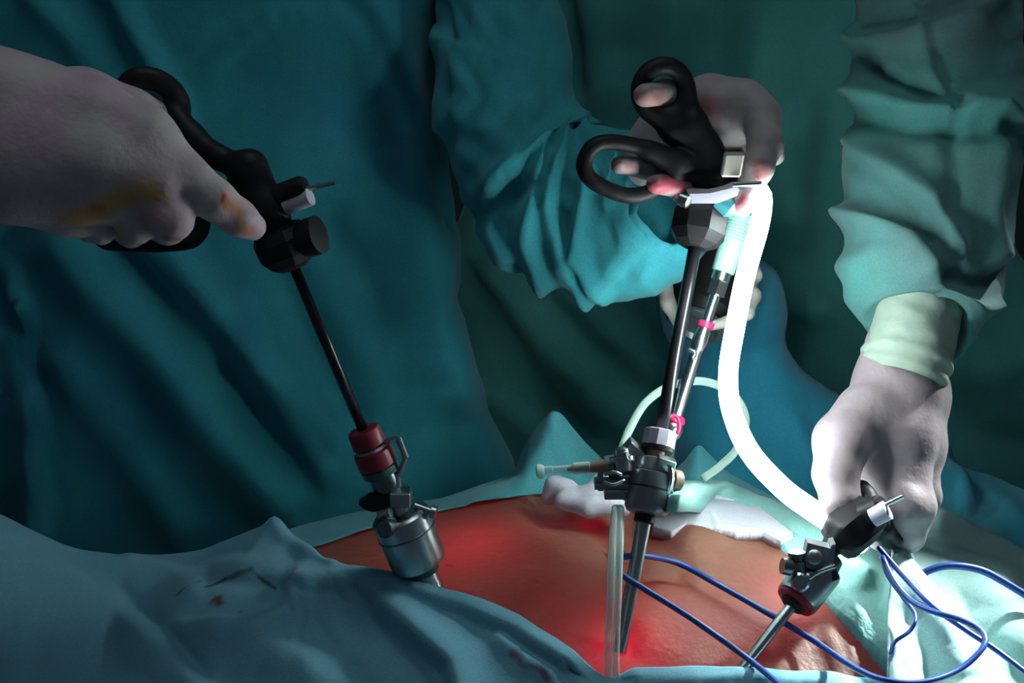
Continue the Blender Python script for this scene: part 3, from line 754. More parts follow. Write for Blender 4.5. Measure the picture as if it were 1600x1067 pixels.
# beyond the edge: over bare table it falls away behind, on the skin it is a hem tucked down
onskin = np.clip((cols - 470) / 40, 0, 1)[:, None]
E0 = Vd[:, 0]; back = []
for (by, bz, sy, sz) in ((0.004, -0.002, 0.002, -0.004), (0.02, -0.015, 0.003, -0.008), (0.05, -0.06, 0.004, -0.010), (0.07, -0.12, 0.004, -0.012)):
    back.append(E0 + np.concatenate([0 * onskin, by * (1 - onskin) + sy * onskin, bz * (1 - onskin) + sz * onskin], 1))
hang = [Vd[:, -1] + np.array([0, -0.02, -0.05]), Vd[:, -1] + np.array([0, -0.03, -0.16]), Vd[:, -1] + np.array([0, -0.035, -0.42])]
Vd = np.concatenate([np.stack(back[::-1], 1), Vd, np.stack(hang, 1)], 1)
flat = Vd.reshape(-1, 3)
dark_b = (0.05, 0.03, 0.025); redb = (0.16, 0.015, 0.03)
drape_m = fabric('blue_drape_cloth', (0.20, 0.47, 0.58), (0.17, 0.42, 0.54), trans=0.05, scale2=6, spots=[
    ((near(flat, 325, 918), near(flat, 352, 905)), 0.003, dark_b, .85), ((near(flat, 352, 905), near(flat, 392, 893)), 0.004, dark_b, .85), ((near(flat, 395, 896), near(flat, 430, 920)), 0.0022, dark_b, .8),
    ((near(flat, 280, 930), near(flat, 312, 910)), 0.0026, dark_b, .8), ((near(flat, 338, 936), near(flat, 346, 946)), 0.0055, redb, .95), ((near(flat, 374, 956), near(flat, 376, 957)), 0.002, redb, .9),
    ((near(flat, 802, 1022), near(flat, 812, 1030)), 0.004, redb, .7), ((near(flat, 815, 1035), near(flat, 845, 1044)), 0.0025, redb, .6), ((near(flat, 848, 1050), near(flat, 856, 1060)), 0.003, redb, .7)])
tag(sheet('surgical_drape', Vd, drape_m), 'large pale blue drape with dark bloodstains covering the front of the patient', 'drape', 'surgical drapes')

# drape behind the belly, rising into loose peaks
top = [(380, 850), (440, 842), (500, 833), (580, 812), (650, 792), (740, 762), (806, 738), (816, 700), (830, 676), (850, 654), (876, 651), (900, 676), (946, 722), (985, 744), (1040, 742), (1064, 728), (1090, 698), (1112, 712), (1135, 738), (1200, 770), (1260, 800)]
bot = [(380, 880), (480, 862), (560, 832), (650, 808), (750, 788), (850, 772), (950, 772), (1050, 775), (1130, 790), (1260, 850)]
cols = np.linspace(380, 1260, 220); T = np.linspace(0, 1, 40)
PXg, Tg = np.meshgrid(cols, T, indexing='ij'); tp = soft_tab(top, cols, 5); bp = lerp_tab(bot, cols)
PYg = bp[:, None] + (tp - bp)[:, None] * Tg
sky = skin_y(cols, bp); y0 = np.where(np.isnan(sky), 1.04, sky - 0.003); y0 = np.convolve(np.pad(y0, 12, 'edge'), np.ones(25) / 25, 'valid')
yy = y0[:, None] + (np.maximum(1.09, y0 + 0.03)[:, None] - y0[:, None]) * Tg
Vb = drape_grid(PXg, PYg, yy, [([(740, 790), (800, 765), (850, 700), (862, 655)], 0.006, 14, 24), ([(862, 660), (880, 720), (900, 760)], 0.004, 24, 10), ([(1090, 700), (1085, 750)], 0.006, 14, 20),
                               ([(470, 852), (560, 826), (650, 802), (740, 778), (800, 760)], 0.004, 9, 9)], [(90, 0.0012, 81)], lift=0.003)
Vb = np.concatenate([Vb, (Vb[:, -1] + np.array([0, 0.015, -0.01]))[:, None], (Vb[:, -1] + np.array([0, 0.03, -0.06]))[:, None], (Vb[:, -1] + np.array([0, 0.04, -0.25]))[:, None]], 1)
drape_t = fabric('teal_drape_cloth', (0.10, 0.42, 0.46), (0.085, 0.36, 0.41), trans=0.2)
tag(sheet('surgical_drape', Vb, drape_t), 'teal drape edge peaking behind the belly below the surgeon', 'drape', 'surgical drapes')

# bright mint drape on the right flank, inner edge on the skin
inner = [(1010, 776), (1070, 780), (1130, 792), (1185, 816), (1224, 852), (1265, 908), (1310, 958), (1360, 1010), (1402, 1060), (1425, 1090)]
outer = [(1040, 752), (1085, 752), (1130, 756), (1190, 776), (1240, 796), (1292, 806), (1372, 858), (1398, 910), (1412, 975), (1408, 1090)]
def resample(pts, n): return catmull([(p[0], p[1], 0) for p in pts], n)[:, :2]
nI = 150; I = resample(inner, nI); O = resample(outer, nI); T = np.linspace(0, 1, 50)
PXg = I[:, 0][:, None] + (O - I)[:, 0][:, None] * T; PYg = I[:, 1][:, None] + (O - I)[:, 1][:, None] * T
yi = skin_y(I[:, 0], I[:, 1]); yi = np.where(np.isnan(yi), np.nanmin(yi), yi); yi = np.minimum(yi, 1.02)
yi = np.convolve(np.pad(yi, 8, 'edge'), np.ones(17) / 17, 'valid') - 0.003
yo = np.interp(np.linspace(0, 1, nI), [0, .3, .55, .75, 1], [1.05, 1.04, 1.0, .93, .80])
yy = yi[:, None] + (yo - yi)[:, None] * T
sk = skin_y(PXg, PYg); yy = np.where(np.isnan(sk), yy, np.minimum(yy, sk - 0.004))
Vm = drape_grid(PXg, PYg, yy, [([(1060, 765), (1130, 770), (1200, 796), (1290, 840), (1350, 900)], 0.008, 14, 22), ([(1290, 905), (1350, 970), (1395, 1020)], 0.007, 10, 26), ([(1200, 800), (1250, 850), (1300, 900)], -0.004, 14, 14),
                               ([(1400, 900), (1392, 960), (1396, 1060)], 0.006, 14, 14)], [(80, 0.003, 91), (36, 0.001, 92)], lift=0.003)
lo_ = Vm[:, -1]; Vm = np.concatenate([(Vm[:, 0] + np.array([-0.002, -0.001, -0.012]))[:, None], Vm, (lo_ + np.array([0.01, 0.004, -0.012]))[:, None], (lo_ + np.array([0.02, 0.006, -0.05]))[:, None]], 1)
drape_g = fabric('mint_drape_cloth', (0.34, 0.68, 0.62), (0.28, 0.60, 0.55), trans=0.22)
tag(sheet('surgical_drape', Vm, drape_g), 'mint green drape band running along the right flank of the belly', 'drape', 'surgical drapes')

# sunlit-looking drape at far right under the lamp beam
cols = np.linspace(1385, 1800, 110); rows = np.linspace(0, 1, 110)
te = lerp_tab([(1385, 852), (1430, 800), (1470, 792), (1600, 852), (1800, 900)], cols); be = lerp_tab([(1385, 1220), (1800, 1240)], cols)
PXg, Tg = np.meshgrid(cols, rows, indexing='ij'); PYg = te[:, None] + (be - te)[:, None] * Tg
yt = lerp_tab([(1385, 1.0), (1430, 1.08), (1600, 1.10), (1800, 1.1)], cols)
yy = yt[:, None] + (0.70 - yt[:, None]) * Tg ** 0.8
sk = skin_y(PXg, PYg); yy = np.where(np.isnan(sk), yy, np.minimum(yy, sk - 0.02))
for _ in range(5): yy[1:-1] = (yy[:-2] + 2 * yy[1:-1] + yy[2:]) / 4
r_folds = [([(1390, 862), (1440, 930), (1490, 1010), (1530, 1080), (1560, 1200)], 0.020, 24, 60), ([(1440, 880), (1500, 950), (1560, 1020), (1640, 1100)], -0.012, 26, 26),
           ([(1560, 930), (1600, 1000), (1660, 1090)], 0.014, 30, 40), ([(1480, 880), (1540, 900), (1620, 960)], 0.010, 26, 30), ([(1410, 960), (1440, 1010), (1460, 1067)], -0.012, 26, 20), ([(1420, 820), (1520, 850), (1640, 880)], -0.008, 30, 20)]
Vr = drape_grid(PXg, PYg, yy, r_folds, [(110, 0.004, 95), (48, 0.0016, 96)], lift=0.006)
Vr = np.concatenate([(Vr[:, 0] + np.array([0, 0.03, -0.10]))[:, None], (Vr[:, 0] + np.array([0, 0.012, -0.012]))[:, None], Vr, (Vr[:, -1] + np.array([0, -0.02, -0.1]))[:, None], (Vr[:, -1] + np.array([0, -0.03, -0.4]))[:, None]], 1)
drape_w = fabric('pale_mint_drape_cloth', (0.42, 0.66, 0.63), (0.36, 0.58, 0.56), trans=0.08)
tag(sheet('surgical_drape', Vr, drape_w), 'brightly lit pale mint drape under the blue wires at lower right', 'drape', 'surgical drapes')

# blue folded drape further back on the right
tops = [(1430, 655), (1460, 680), (1490, 712), (1530, 736), (1600, 768), (1760, 830)]; bots = [(1430, 790), (1480, 800), (1600, 862), (1760, 940)]
cols = np.linspace(1430, 1760, 90); T = np.linspace(0, 1, 40); PXg, Tg = np.meshgrid(cols, T, indexing='ij')
tp = lerp_tab(tops, cols); bp = lerp_tab(bots, cols); PYg = bp[:, None] + (tp - bp)[:, None] * Tg; yy = 1.12 + 0.10 * Tg + 0 * PXg
Vq = drape_grid(PXg, PYg, yy, [([(1450, 740), (1540, 770), (1620, 830)], 0.012, 16, 20), ([(1500, 720), (1530, 770), (1560, 790)], -0.010, 14, 14), ([(1470, 700), (1500, 760), (1510, 790)], 0.010, 16, 16)], [(60, 0.004, 101), (26, 0.0012, 102)])
Vq = np.concatenate([Vq, (Vq[:, -1] + np.array([0, 0.02, -0.01]))[:, None], (Vq[:, -1] + np.array([0, 0.05, -0.25]))[:, None]], 1)
drape_q = fabric('bright_blue_drape_cloth', (0.06, 0.44, 0.56), (0.05, 0.36, 0.48), trans=0.1)
tag(sheet('surgical_drape', Vq, drape_q), 'rumpled bright blue drape behind the assistant\'s hand at the right edge', 'drape', 'surgical drapes')

# gauze
gz = fabric('white_gauze', (0.72, 0.70, 0.76), (0.64, 0.62, 0.70), trans=0.25, rough=0.9)
gp = lambda px, py, r, lift=0.004: np.r_[px, py, dof(skin_pt(px, py, 0)) - lift, r]
def gz_noise(V):
    q = proj(V); c = V.mean(0); n = V - c; n /= np.linalg.norm(n, axis=1)[:, None]
    return V + n * (0.0012 * crumple(q[0], q[1], 44, 111))[:, None]
g1 = chain([(856, 778, 1.075, 11), (868, 762, 1.075, 15), (885, 768, 1.07, 16), (905, 782, 1.06, 14), (930, 772, 1.06, 16), (945, 758, 1.07, 14)]) + chain([(880, 782, 1.055, 14), (920, 792, 1.045, 14), (950, 790, 1.045, 14), (975, 795, 1.045, 12)]) + chain([(935, 750, 1.07, 9), (950, 770, 1.06, 15)])
tag(mesh('gauze_swab', *implicit([(0.008, g1)], 0.0018, disp=gz_noise), gz), 'crumpled white gauze wad left of the middle port, over the navel fold', 'gauze', 'gauze swabs')
cols = np.linspace(1020, 1238, 100); T = np.linspace(0, 1, 40); PXg, Tg = np.meshgrid(cols, T, indexing='ij')
tp = lerp_tab([(1020, 772), (1100, 770), (1170, 788), (1238, 838)], cols); bp = lerp_tab([(1020, 828), (1050, 836), (1072, 822), (1110, 830), (1150, 838), (1190, 836), (1220, 850), (1238, 846)], cols)
PYg = bp[:, None] + (tp - bp)[:, None] * Tg; sk = skin_y(PXg, PYg); yy = np.where(np.isnan(sk), 1.02, sk) - 0.007
for _ in range(4): yy[:, 1:-1] = (yy[:, :-2] + 2 * yy[:, 1:-1] + yy[:, 2:]) / 4
Vg = drape_grid(PXg, PYg, yy, [([(1110, 800), (1120, 825), (1180, 832)], 0.006, 10, 12), ([(1140, 800), (1160, 815)], -0.004, 10, 10)], [(60, 0.0022, 115), (28, 0.0006, 116)], lift=0.006)
lo_ = Vg[:, 0]; Vg = np.concatenate([(lo_ + np.array([0, 0.004, -0.010]))[:, None], Vg], 1)
tag(sheet('gauze_swab', Vg, gz, thick=0.002), 'flat crumpled white gauze pad right of the middle port, along the mint drape', 'gauze', 'gauze swabs')

# ------------------------------------------------------------------ instruments
def ring_px(cx, cy, rx, ry, rot, d, r, n=18, dt=(0, 0)):
    """closed loop of cones; dt tilts the loop in depth along x and y"""
    pts = []
    for i in range(n + 1):
        a = 2 * math.pi * i / n; x = rx * math.cos(a); y = ry * math.sin(a)
        X = x * math.cos(rot) - y * math.sin(rot); Y = x * math.sin(rot) + y * math.cos(rot)
        pts.append((cx + X, cy + Y, d + dt[0] * X + dt[1] * Y, r))
    return chain(pts)
def poly_px(pts, r, n=24, closed=True):
    Q = list(pts) + ([pts[0]] if closed else []); Q = catmull([np.r_[W(*p), 0] for p in Q], n)
    c = []
    for i in range(n - 1):
        a, b = Q[i][:3].astype(np.float32), Q[i + 1][:3].astype(np.float32); c.append((a, b, r / F * dof(a), r / F * dof(b)))
    return c

# ---- left grasper
eL = dof(skin_pt(688, 930))
aL = Axis(W(447, 388, .902), skin_pt(680, 936))
gr = empty('laparoscopic_grasper', W(571, 675, dof(aL.p(675))), 'black grasper with long black shaft held by the stained hand at left', 'surgical instrument', 'ring handled graspers')
hnd = []
hnd += [(0.004, ring_px(238, 158, 46, 33, 0.55, .905, 15, dt=(0.0001, 0.0002)))]
hnd += [(0.006, chain([(268, 172, .905, 15), (300, 215, .902, 20), (340, 245, .898, 17), (375, 262, .895, 22)]) + chain([(282, 190, .905, 14), (310, 235, .90, 13)]), 0.006)]
hnd += [(0.010, chain([(390, 262, .893, 30), (415, 330, .895, 30), (440, 372, .90, 24)]), 0.006)]
hnd += [(0.004, poly_px([(305, 320, .885), (318, 345, .885), (305, 374, .885), (262, 382, .885), (200, 382, .885), (160, 376, .888), (160, 350, .89), (220, 325, .89), (285, 308, .888)], 9, 34), 0.003)]
hnd += [(0.005, chain([(300, 312, .888, 10), (350, 300, .893, 12), (395, 290, .895, 18)]), 0.005)]
mesh('handle', *implicit(hnd, 0.0016), M_black, gr)
kn = Axis(W(436, 368, .898), W(462, 425, .903))
mesh('rotation_knob', *aL.lathe([(352, 20), (358, 40), (372, 48), (396, 47), (410, 36), (418, 22)], 10, phase=0.3), M_black, gr, smooth=False)
A1 = W(470, 375, .895); B1 = W(500, 366, .89)
mesh('knob_disc', *lathe_vf(A1, B1, [(0, .011), (.5, .0125), (.95, .0125), (1, .009)], 18), M_black, gr, angle=35)
mesh('shaft', *aL.lathe([(405, 8.5), (690, 8.5)], 16), M_shaft, gr)
mesh('connector_post', *lathe_vf(W(415, 314, .893), W(478, 290, .885), [(0, .0075), (.9, .0075), (1, .006)], 18), M_black, gr, angle=35)
mesh('connector_collar', *lathe_vf(W(446, 322, .890), W(486, 307, .884), [(0, .002), (.02, .0058), (.98, .0058), (1, .004)], 16), M_white, gr, angle=35)
mesh('connector_pin', *tube_vf(PX([(474, 296, .885), (524, 285, .88)]), 3.6 / F * .88, 10), M_steel, gr, angle=35)

# ---- left trocar
tL = empty('trocar', skin_pt(690, 934), 'steel trocar with dark red seals at left, below the stained hand', 'trocar', 'trocars in the belly')
mesh('seal_cap', *aL.lathe([(670, 20), (671, 24), (674, 26), (694, 27), (697, 22)], 30), M_red, tL, angle=40)
mesh('seal_ring', *aL.lathe([(697, 20), (698, 25), (702, 25), (704, 20)], 30), M_grey, tL, angle=40)
mesh('seal_cap', *aL.lathe([(702, 24), (704, 30), (708, 31), (726, 31), (730, 26)], 30), M_red, tL, angle=40)
mesh('seal_plate', *aL.lathe([(728, 28), (729, 30), (739, 29), (741, 22)], 30), M_green, tL, angle=40)
mesh('neck', *aL.lathe([(738, 22), (742, 23), (776, 25), (782, 22)], 30), M_steel_d, tL, angle=40)
mesh('lower_neck', *aL.lathe([(776, 19), (782, 18), (800, 18), (808, 24)], 30), M_steel, tL, angle=40)
mesh('valve_body', *aL.lathe([(800, 34), (802, 42), (806, 46), (872, 45), (880, 42), (884, 32)], 36), M_steel, tL, angle=40)
mesh('groove_ring', *aL.lathe([(828, 45), (829, 46.8), (831, 46.8), (832, 45)], 36), M_steel_d, tL, angle=40)
mesh('green_seal', *aL.lathe([(880, 30), (882, 29), (894, 26), (896, 20)], 30), M_green, tL, angle=40)
mesh('cannula', *aL.lathe([(890, 20), (960, 20)], 24), M_steel, tL, angle=40)
dt_ = dof(aL.p(720))
mesh('latch_bracket', *join([tube_px([(592, 695, dt_ - .005), (614, 686, dt_ - .008), (622, 684, dt_ - .008)], 4, 8, 8), tube_px([(622, 684, dt_ - .008), (634, 715, dt_ - .004)], 5, 6, 8), tube_px([(634, 715, dt_ - .004), (624, 740, dt_), (610, 748, dt_)], 5, 8, 8), tube_px([(620, 740, dt_), (622, 770, dt_)], 5, 6, 8)]), M_steel, tL, angle=40)
q = aL.p(790); dq = dof(q)
mesh('valve_lever', *prism_px([(560, 788), (575, 778), (612, 770), (622, 782), (612, 796), (582, 800), (570, 797)], dq - .014, .008), M_black, tL, smooth=False)
mesh('valve_block', *box_vf(W(626, 777, dq - .012), unit(W(1, 0, 1) - W(0, 0, 1)) * .007, (0, .006, 0), (0, 0, .0055)), M_steel, tL, smooth=False)
mesh('gas_port', *lathe_vf(W(606, 820, dq - .010), W(600, 826, dq - .028), [(0, .007), (.8, .007), (1, .005)], 16), M_steel_d, tL, angle=40)
mesh('thumb_screw', *lathe_vf(W(648, 790, dq - .004), W(682, 802, dq - .006), [(0, .0025), (.75, .0025), (.76, .0045), (.97, .0045), (1, .003)], 16), M_steel, tL, angle=40)
mesh('stem_nut', *lathe_vf(W(592, 806, dq - .016), W(612, 800, dq - .018), [(0, .004), (.9, .004), (1, .003)], 12), M_steel, tL, angle=40)

# ---- middle grasper
aC = Axis(W(1093, 350, 1.0), skin_pt(971, 1003))
gc = empty('laparoscopic_grasper', W(1030, 690, dof(aC.p(690))), 'black grasper in the middle with open oval rings around thumb and fingertips', 'surgical instrument', 'ring handled graspers')
hnd = [(0.005, ring_px(1036, 142, 37, 40, 0.2, .992, 11, dt=(0.0001, 0.00006)))]
hnd += [(0.012, chain([(1012, 172, .994, 9), (1050, 205, .996, 14), (1085, 235, 1.0, 18)]) + chain([(1074, 150, .994, 11), (1084, 195, .996, 18), (1100, 235, 1.0, 24)]), 0.006)]
hnd += [(0.008, chain([(1102, 232, 1.0, 27), (1110, 262, 1.0, 28), (1108, 285, 1.0, 26)]) + chain([(1125, 285, 1.0, 22), (1138, 280, 1.0, 16)]), 0.006)]
hnd += [(0.004, poly_px([(1065, 252, .992), (1010, 232, .985), (955, 222, .978), (925, 230, .975), (912, 258, .975), (925, 282, .977), (965, 302, .982), (995, 306, .986), (1020, 298, .990), (1060, 275, .994)], 10, 36), 0.004)]
hnd += [(0.006, chain([(1015, 238, .986, 14), (1060, 258, .992, 18), (1095, 268, .998, 22)]), 0.006)]
mesh('handle', *implicit(hnd, 0.0016), M_black, gc)
mesh('collar_band', *prism_px([(1076, 303), (1110, 302), (1150, 292), (1156, 296), (1152, 306), (1120, 318), (1080, 318)], .978, .03), M_white, gc, smooth=False)
mesh('rotation_knob', *aC.lathe([(322, 26), (326, 40), (338, 45), (366, 45), (380, 34), (388, 18)], 8, phase=0.2), M_black, gc, smooth=False)
mesh('shaft', *aC.lathe([(380, 10.5), (700, 10.5)], 18), M_shaft, gc)
mesh('thumb_pad', *box_vf(W(1144, 257, .972), (.0068, 0, 0), (0, .004, 0), (.001, 0, .0082), 0.3), M_beige, gc, smooth=False)
mesh('connector_pin', *tube_vf(PX([(1146, 289, .97), (1190, 287, .965)]), 4.2 / F * .97, 10), M_steel_d, gc, angle=35)
mesh('ratchet_pin', *lathe_vf(W(1056, 308, .974), W(1078, 316, .97), [(0, .002), (.3, .0048), (.9, .0048), (1, .003)], 14), M_steel, gc, angle=35)
mesh('swivel_cap', *lathe_vf(W(1122, 312, .985), W(1148, 332, .985), [(0, .006), (.7, .007), (1, .004)], 18), M_teal_cap, gc, angle=35)

# ---- middle trocar
tC = empty('trocar', skin_pt(971, 1003), 'gunmetal trocar with grey seal cap in the middle of the belly', 'trocar', 'trocars in the belly')
mesh('seal_cap', *aC.lathe([(672, 22), (674, 26), (698, 26), (699, 22)], 10, phase=.2), M_grey, tC, smooth=False)
mesh('seal_ring', *aC.lathe([(697, 25), (698, 26), (704, 25), (705, 18)], 26), M_black, tC, angle=40)
mesh('neck', *aC.lathe([(702, 12), (722, 13)], 22), M_brown, tC, angle=40)
mesh('valve_head', *aC.lathe([(716, 20), (719, 32), (738, 34), (741, 30)], 28), M_gun, tC, angle=40)
mesh('valve_body', *aC.lathe([(738, 32), (741, 36), (795, 35), (802, 30), (804, 20)], 36), M_gun, tC, angle=40)
mesh('groove_ring', *aC.lathe([(762, 35), (763, 36.5), (765, 36.5), (766, 35)], 36), M_black, tC, angle=40)
mesh('seal_sleeve', *aC.lathe([(801, 15), (803, 16.5), (816, 16), (818, 12)], 24), M_black, tC, angle=40)
mesh('cannula', *aC.lathe([(812, 11.5), (1020, 11)], 22), M_steel, tC, angle=40)
dC = dof(aC.p(740))
mesh('side_mount', *join([box_vf(W(970, 726, dC + .004), (.010, 0, .002), (0, .006, 0), (-.002, 0, .006)), box_vf(W(990, 708, dC + .004), (.006, 0, -.006), (0, .005, 0), (.004, 0, .005))]), M_gun, tC, smooth=False)
mesh('bracket', *join([box_vf(W(957, 755, dC), (.0125, 0, 0), (0, .006, 0), (0, 0, .0022)), box_vf(W(938, 745, dC), (.0018, 0, 0), (0, .006, 0), (0, 0, .008)), box_vf(W(962, 768, dC), (.008, 0, 0), (0, .006, 0), (0, 0, .0035))]), M_gun, tC, smooth=False)
mesh('spring', *join([tube_px([(945, 742, dC - .016), (958, 737, dC - .018), (972, 742, dC - .016)], 3, 10, 8), tube_px([(942, 752, dC - .015), (958, 757, dC - .018), (976, 750, dC - .016)], 3, 10, 8)]), M_steel, tC)
mesh('stopcock', *join([lathe_vf(W(974, 735, dC - .01), W(970, 698, dC - .01), [(0, .006), (.4, .006), (.42, .0085), (.6, .0085), (.62, .005), (.9, .005), (1, .003)], 16), lathe_vf(W(965, 718, dC - .012), W(982, 712, dC - .016), [(0, .003), (1, .003)], 10)]), M_steel, tC, angle=40)
mesh('release_clip', *join([tube_px([(1034, 722, dC - .012), (1046, 728, dC - .012), (1048, 748, dC - .012), (1042, 770, dC - .012)], 5, 16, 8), box_vf(W(1040, 724, dC - .01), (.006, 0, -.002), (0, .004, 0), (.001, 0, .004))]), M_steel, tC, angle=40)
mesh('thumb_screw', *lathe_vf(W(1040, 748, dC), W(1062, 752, dC + .004), [(0, .003), (.4, .003), (.42, .0075), (.95, .0075), (1, .005)], 16), M_brown, tC, angle=40)
# clear connector lying out to the left of the stopcock
lu = Axis(W(945, 728, dC - .008), W(838, 737, dC - .004))
lc = empty('luer_connector', W(890, 740, dC - .006), 'clear luer connector sticking out left of the middle trocar', 'connector')
mesh('barrel', *lathe_vf(lu.A, lu.B, [(0, .0030), (.2, .0030), (.22, .0040), (.45, .0040), (.46, .0028), (.75, .0028), (.76, .0033), (.9, .0030)], 18), M_clear, lc, angle=40)
mesh('hub', *lathe_vf(lu.A, lu.B, [(-.05, .0040), (.06, .0045), (.30, .0030), (.55, .0014)], 16), M_brown, lc, angle=40)
mesh('tip', *lathe_vf(lu.A, lu.B, [(.88, .0035), (.93, .0050), (.98, .0050), (1.0, .003)], 16), M_clear2, lc, angle=40)

# ---- suction / irrigation rod behind the middle grasper
aS = Axis(W(1160, 330, 1.055), W(1036, 715, 1.05))
su = empty('suction_rod', W(1040, 700, 1.05), 'steel rod with red rings and ribbed pale hose behind the middle grasper', 'surgical instrument')
prof = []
for i in range(9): prof += [(334 + 5 * i, 20), (336 + 5 * i, 22), (338 + 5 * i, 22), (339 + 5 * i, 20)]
mesh('ribbed_grip', *aS.lathe(prof, 26), M_ribbed, su, angle=50)
mesh('hose_end', *aS.lathe([(376, 20), (380, 20.5), (424, 18), (426, 14)], 26), M_ribbed, su, angle=40)
mesh('coupling', *aS.lathe([(424, 13), (426, 15), (438, 15), (439, 11)], 24), M_steel, su, angle=40)
mesh('coupling_nut', *aS.lathe([(438, 14), (440, 16), (460, 16), (462, 10)], 6), M_steel, su, smooth=False)
mesh('rod', *aS.lathe([(460, 9), (505, 9)], 18), M_steel, su, angle=40)
mesh('red_ring', *aS.lathe([(502, 10), (503, 13), (511, 13), (512, 10)], 22), M_redring, su, angle=40)
mesh('valve', *aS.lathe([(510, 9), (520, 13), (536, 14), (550, 9)], 22), M_steel, su, angle=40)
mesh('lower_rod', *aS.lathe([(546, 10), (655, 9.5)], 18), M_steel, su, angle=40)
mesh('hose', *tube_px([(1161, 332, 1.055), (1176, 270, 1.085), (1180, 225, 1.14), (1166, 232, 1.21), (1146, 310, 1.245), (1132, 392, 1.238)], 13, 50, 14), M_ribbed, su)
mesh('valve_lug', *tube_px([(1074, 545, 1.045), (1086, 552, 1.043), (1080, 560, 1.043)], 4, 8, 8), M_steel, su)
# ---- rear trocar that takes the rod
tR = empty('trocar', W(1033, 775, 1.06), 'small steel trocar with red collar half hidden behind the middle trocar', 'trocar', 'trocars in the belly')
mesh('red_collar', *aS.lathe([(648, 9), (650, 14), (658, 16), (662, 13)], 24), M_redring, tR, angle=40)
mesh('ball_seal', *aS.lathe([(658, 10), (662, 15), (670, 17), (680, 15), (686, 10)], 24), M_steel, tR, angle=60)
mesh('side_band', *tube_px([(1038, 652, 1.035), (1056, 650, 1.035), (1062, 664, 1.033), (1058, 678, 1.034)], 3.5, 14, 8), M_redring, tR)
mesh('cannula', *Axis(W(1047, 684, 1.045), skin_pt(1030, 800, -0.01)).lathe([(682, 11), (810, 10)], 18), M_steel_d, tR, angle=40)

# ---- right grasper and trocar
aR = Axis(W(1332, 826, .975), skin_pt(1163, 1040))
gR = empty('laparoscopic_grasper', W(1300, 860, dof(aR.p(860))), 'short black grasper handle gripped by the assistant\'s pale glove at right', 'surgical instrument', 'ring handled graspers')
aK = Axis(W(1362, 800, .985), W(1298, 852, .97))
def along(ax, prof, seg, **kw): return lathe_vf(ax.A, ax.B, [(t, r / F * .975) for t, r in prof], seg, **kw)
mesh('rotation_knob', *along(aK, [(0.0, 22), (.06, 34), (.2, 37), (.72, 37), (.86, 31), (.92, 20), (1.1, 12)], 24, flute=6, depth=0.09), M_black, gR, angle=40)
mesh('handle', *implicit([(0.006, chain([(1360, 800, .988, 20), (1352, 778, .995, 17), (1346, 762, 1.0, 13)]) + chain([(1360, 800, .988, 20), (1372, 822, .995, 20), (1392, 842, 1.01, 16)])), (0.004, ring_px(1392, 800, 30, 42, 0.1, 1.012, 8))], 0.0018), M_black, gR)
mesh('connector_post', *lathe_vf(W(1350, 802, .972), W(1380, 790, .962), [(0, .0085), (.9, .0085), (1, .007)], 18), M_black, gR, angle=40)
mesh('connector_collar', *lathe_vf(W(1362, 810, .960), W(1388, 796, .955), [(0, .0035), (.05, .0065), (.95, .0070), (1, .005)], 18), M_white, gR, angle=40)
mesh('connector_pin', *tube_vf(PX([(1380, 790, .958), (1411, 775, .952)]), 4 / F * .955, 10), M_steel, gR, angle=40)
mesh('shaft', *aR.lathe([(835, 8), (900, 8)], 14), M_shaft, gR)
tQ = empty('trocar', skin_pt(1163, 1040), 'steel trocar lying slanted at right with valve block, near the mint drape', 'trocar', 'trocars in the belly')
mesh('valve_body', *aR.lathe([(884, 26), (886, 33), (890, 35), (934, 35), (937, 34), (938, 26)], 32), M_steel, tQ, angle=40)
mesh('red_seal', *aR.lathe([(934, 30), (936, 32), (941, 31), (943, 20)], 28), M_red, tQ, angle=40)
mesh('neck', *aR.lathe([(938, 19), (940, 21), (946, 20), (949, 13)], 24), M_black, tQ, angle=40)
mesh('cannula', *aR.lathe([(944, 9), (1060, 9)], 20), M_steel, tQ, angle=40)
mesh('top_mount', *aR.lathe([(868, 14), (870, 22), (886, 26), (888, 20)], 24), M_steel_d, tQ, angle=40)
dQ = dof(aR.p(880))
mesh('valve_plate', *prism_px([(1262, 848), (1298, 857), (1294, 895), (1254, 884)], dQ - .020, .008), M_gun, tQ, smooth=False)
mesh('plate_rivet', *lathe_vf(W(1273, 871, dQ - .019), W(1273, 870, dQ - .025), [(0, .005), (.8, .005), (1, .003)], 16), M_steel, tQ, angle=40)
mesh('edge_strip', *prism_px([(1299, 852), (1306, 850), (1302, 886), (1290, 900), (1288, 894)], dQ - .018, .010), M_steel, tQ, smooth=False)
mesh('gas_tap', *join([lathe_vf(W(1246, 895, dQ - .016), W(1245, 862, dQ - .018), [(0, .0062), (.6, .0062), (.62, .0048), (.8, .0048), (.82, .0060), (1, .0060)], 18), lathe_vf(W(1250, 888, dQ - .018), W(1222, 884, dQ - .02), [(0, .004), (.5, .004), (.52, .0060), (1, .0055)], 16)]), M_steel_d, tQ, angle=40)
mesh('lever', *tube_px([(1262, 905, dQ - .02), (1280, 893, dQ - .022), (1305, 884, dQ - .02)], 4, 10, 8), M_steel, tQ)
mesh('side_screw', *lathe_vf(W(1296, 892, dQ - .012), W(1300, 906, dQ - .012), [(0, .005), (1, .005)], 14), M_black, tQ, angle=40)
mesh('port_ring', *lathe_vf(W(1252, 908, dQ - .018), W(1250, 910, dQ - .026), [(0, .006), (.8, .0065), (1, .005)], 16), M_steel, tQ, angle=40)

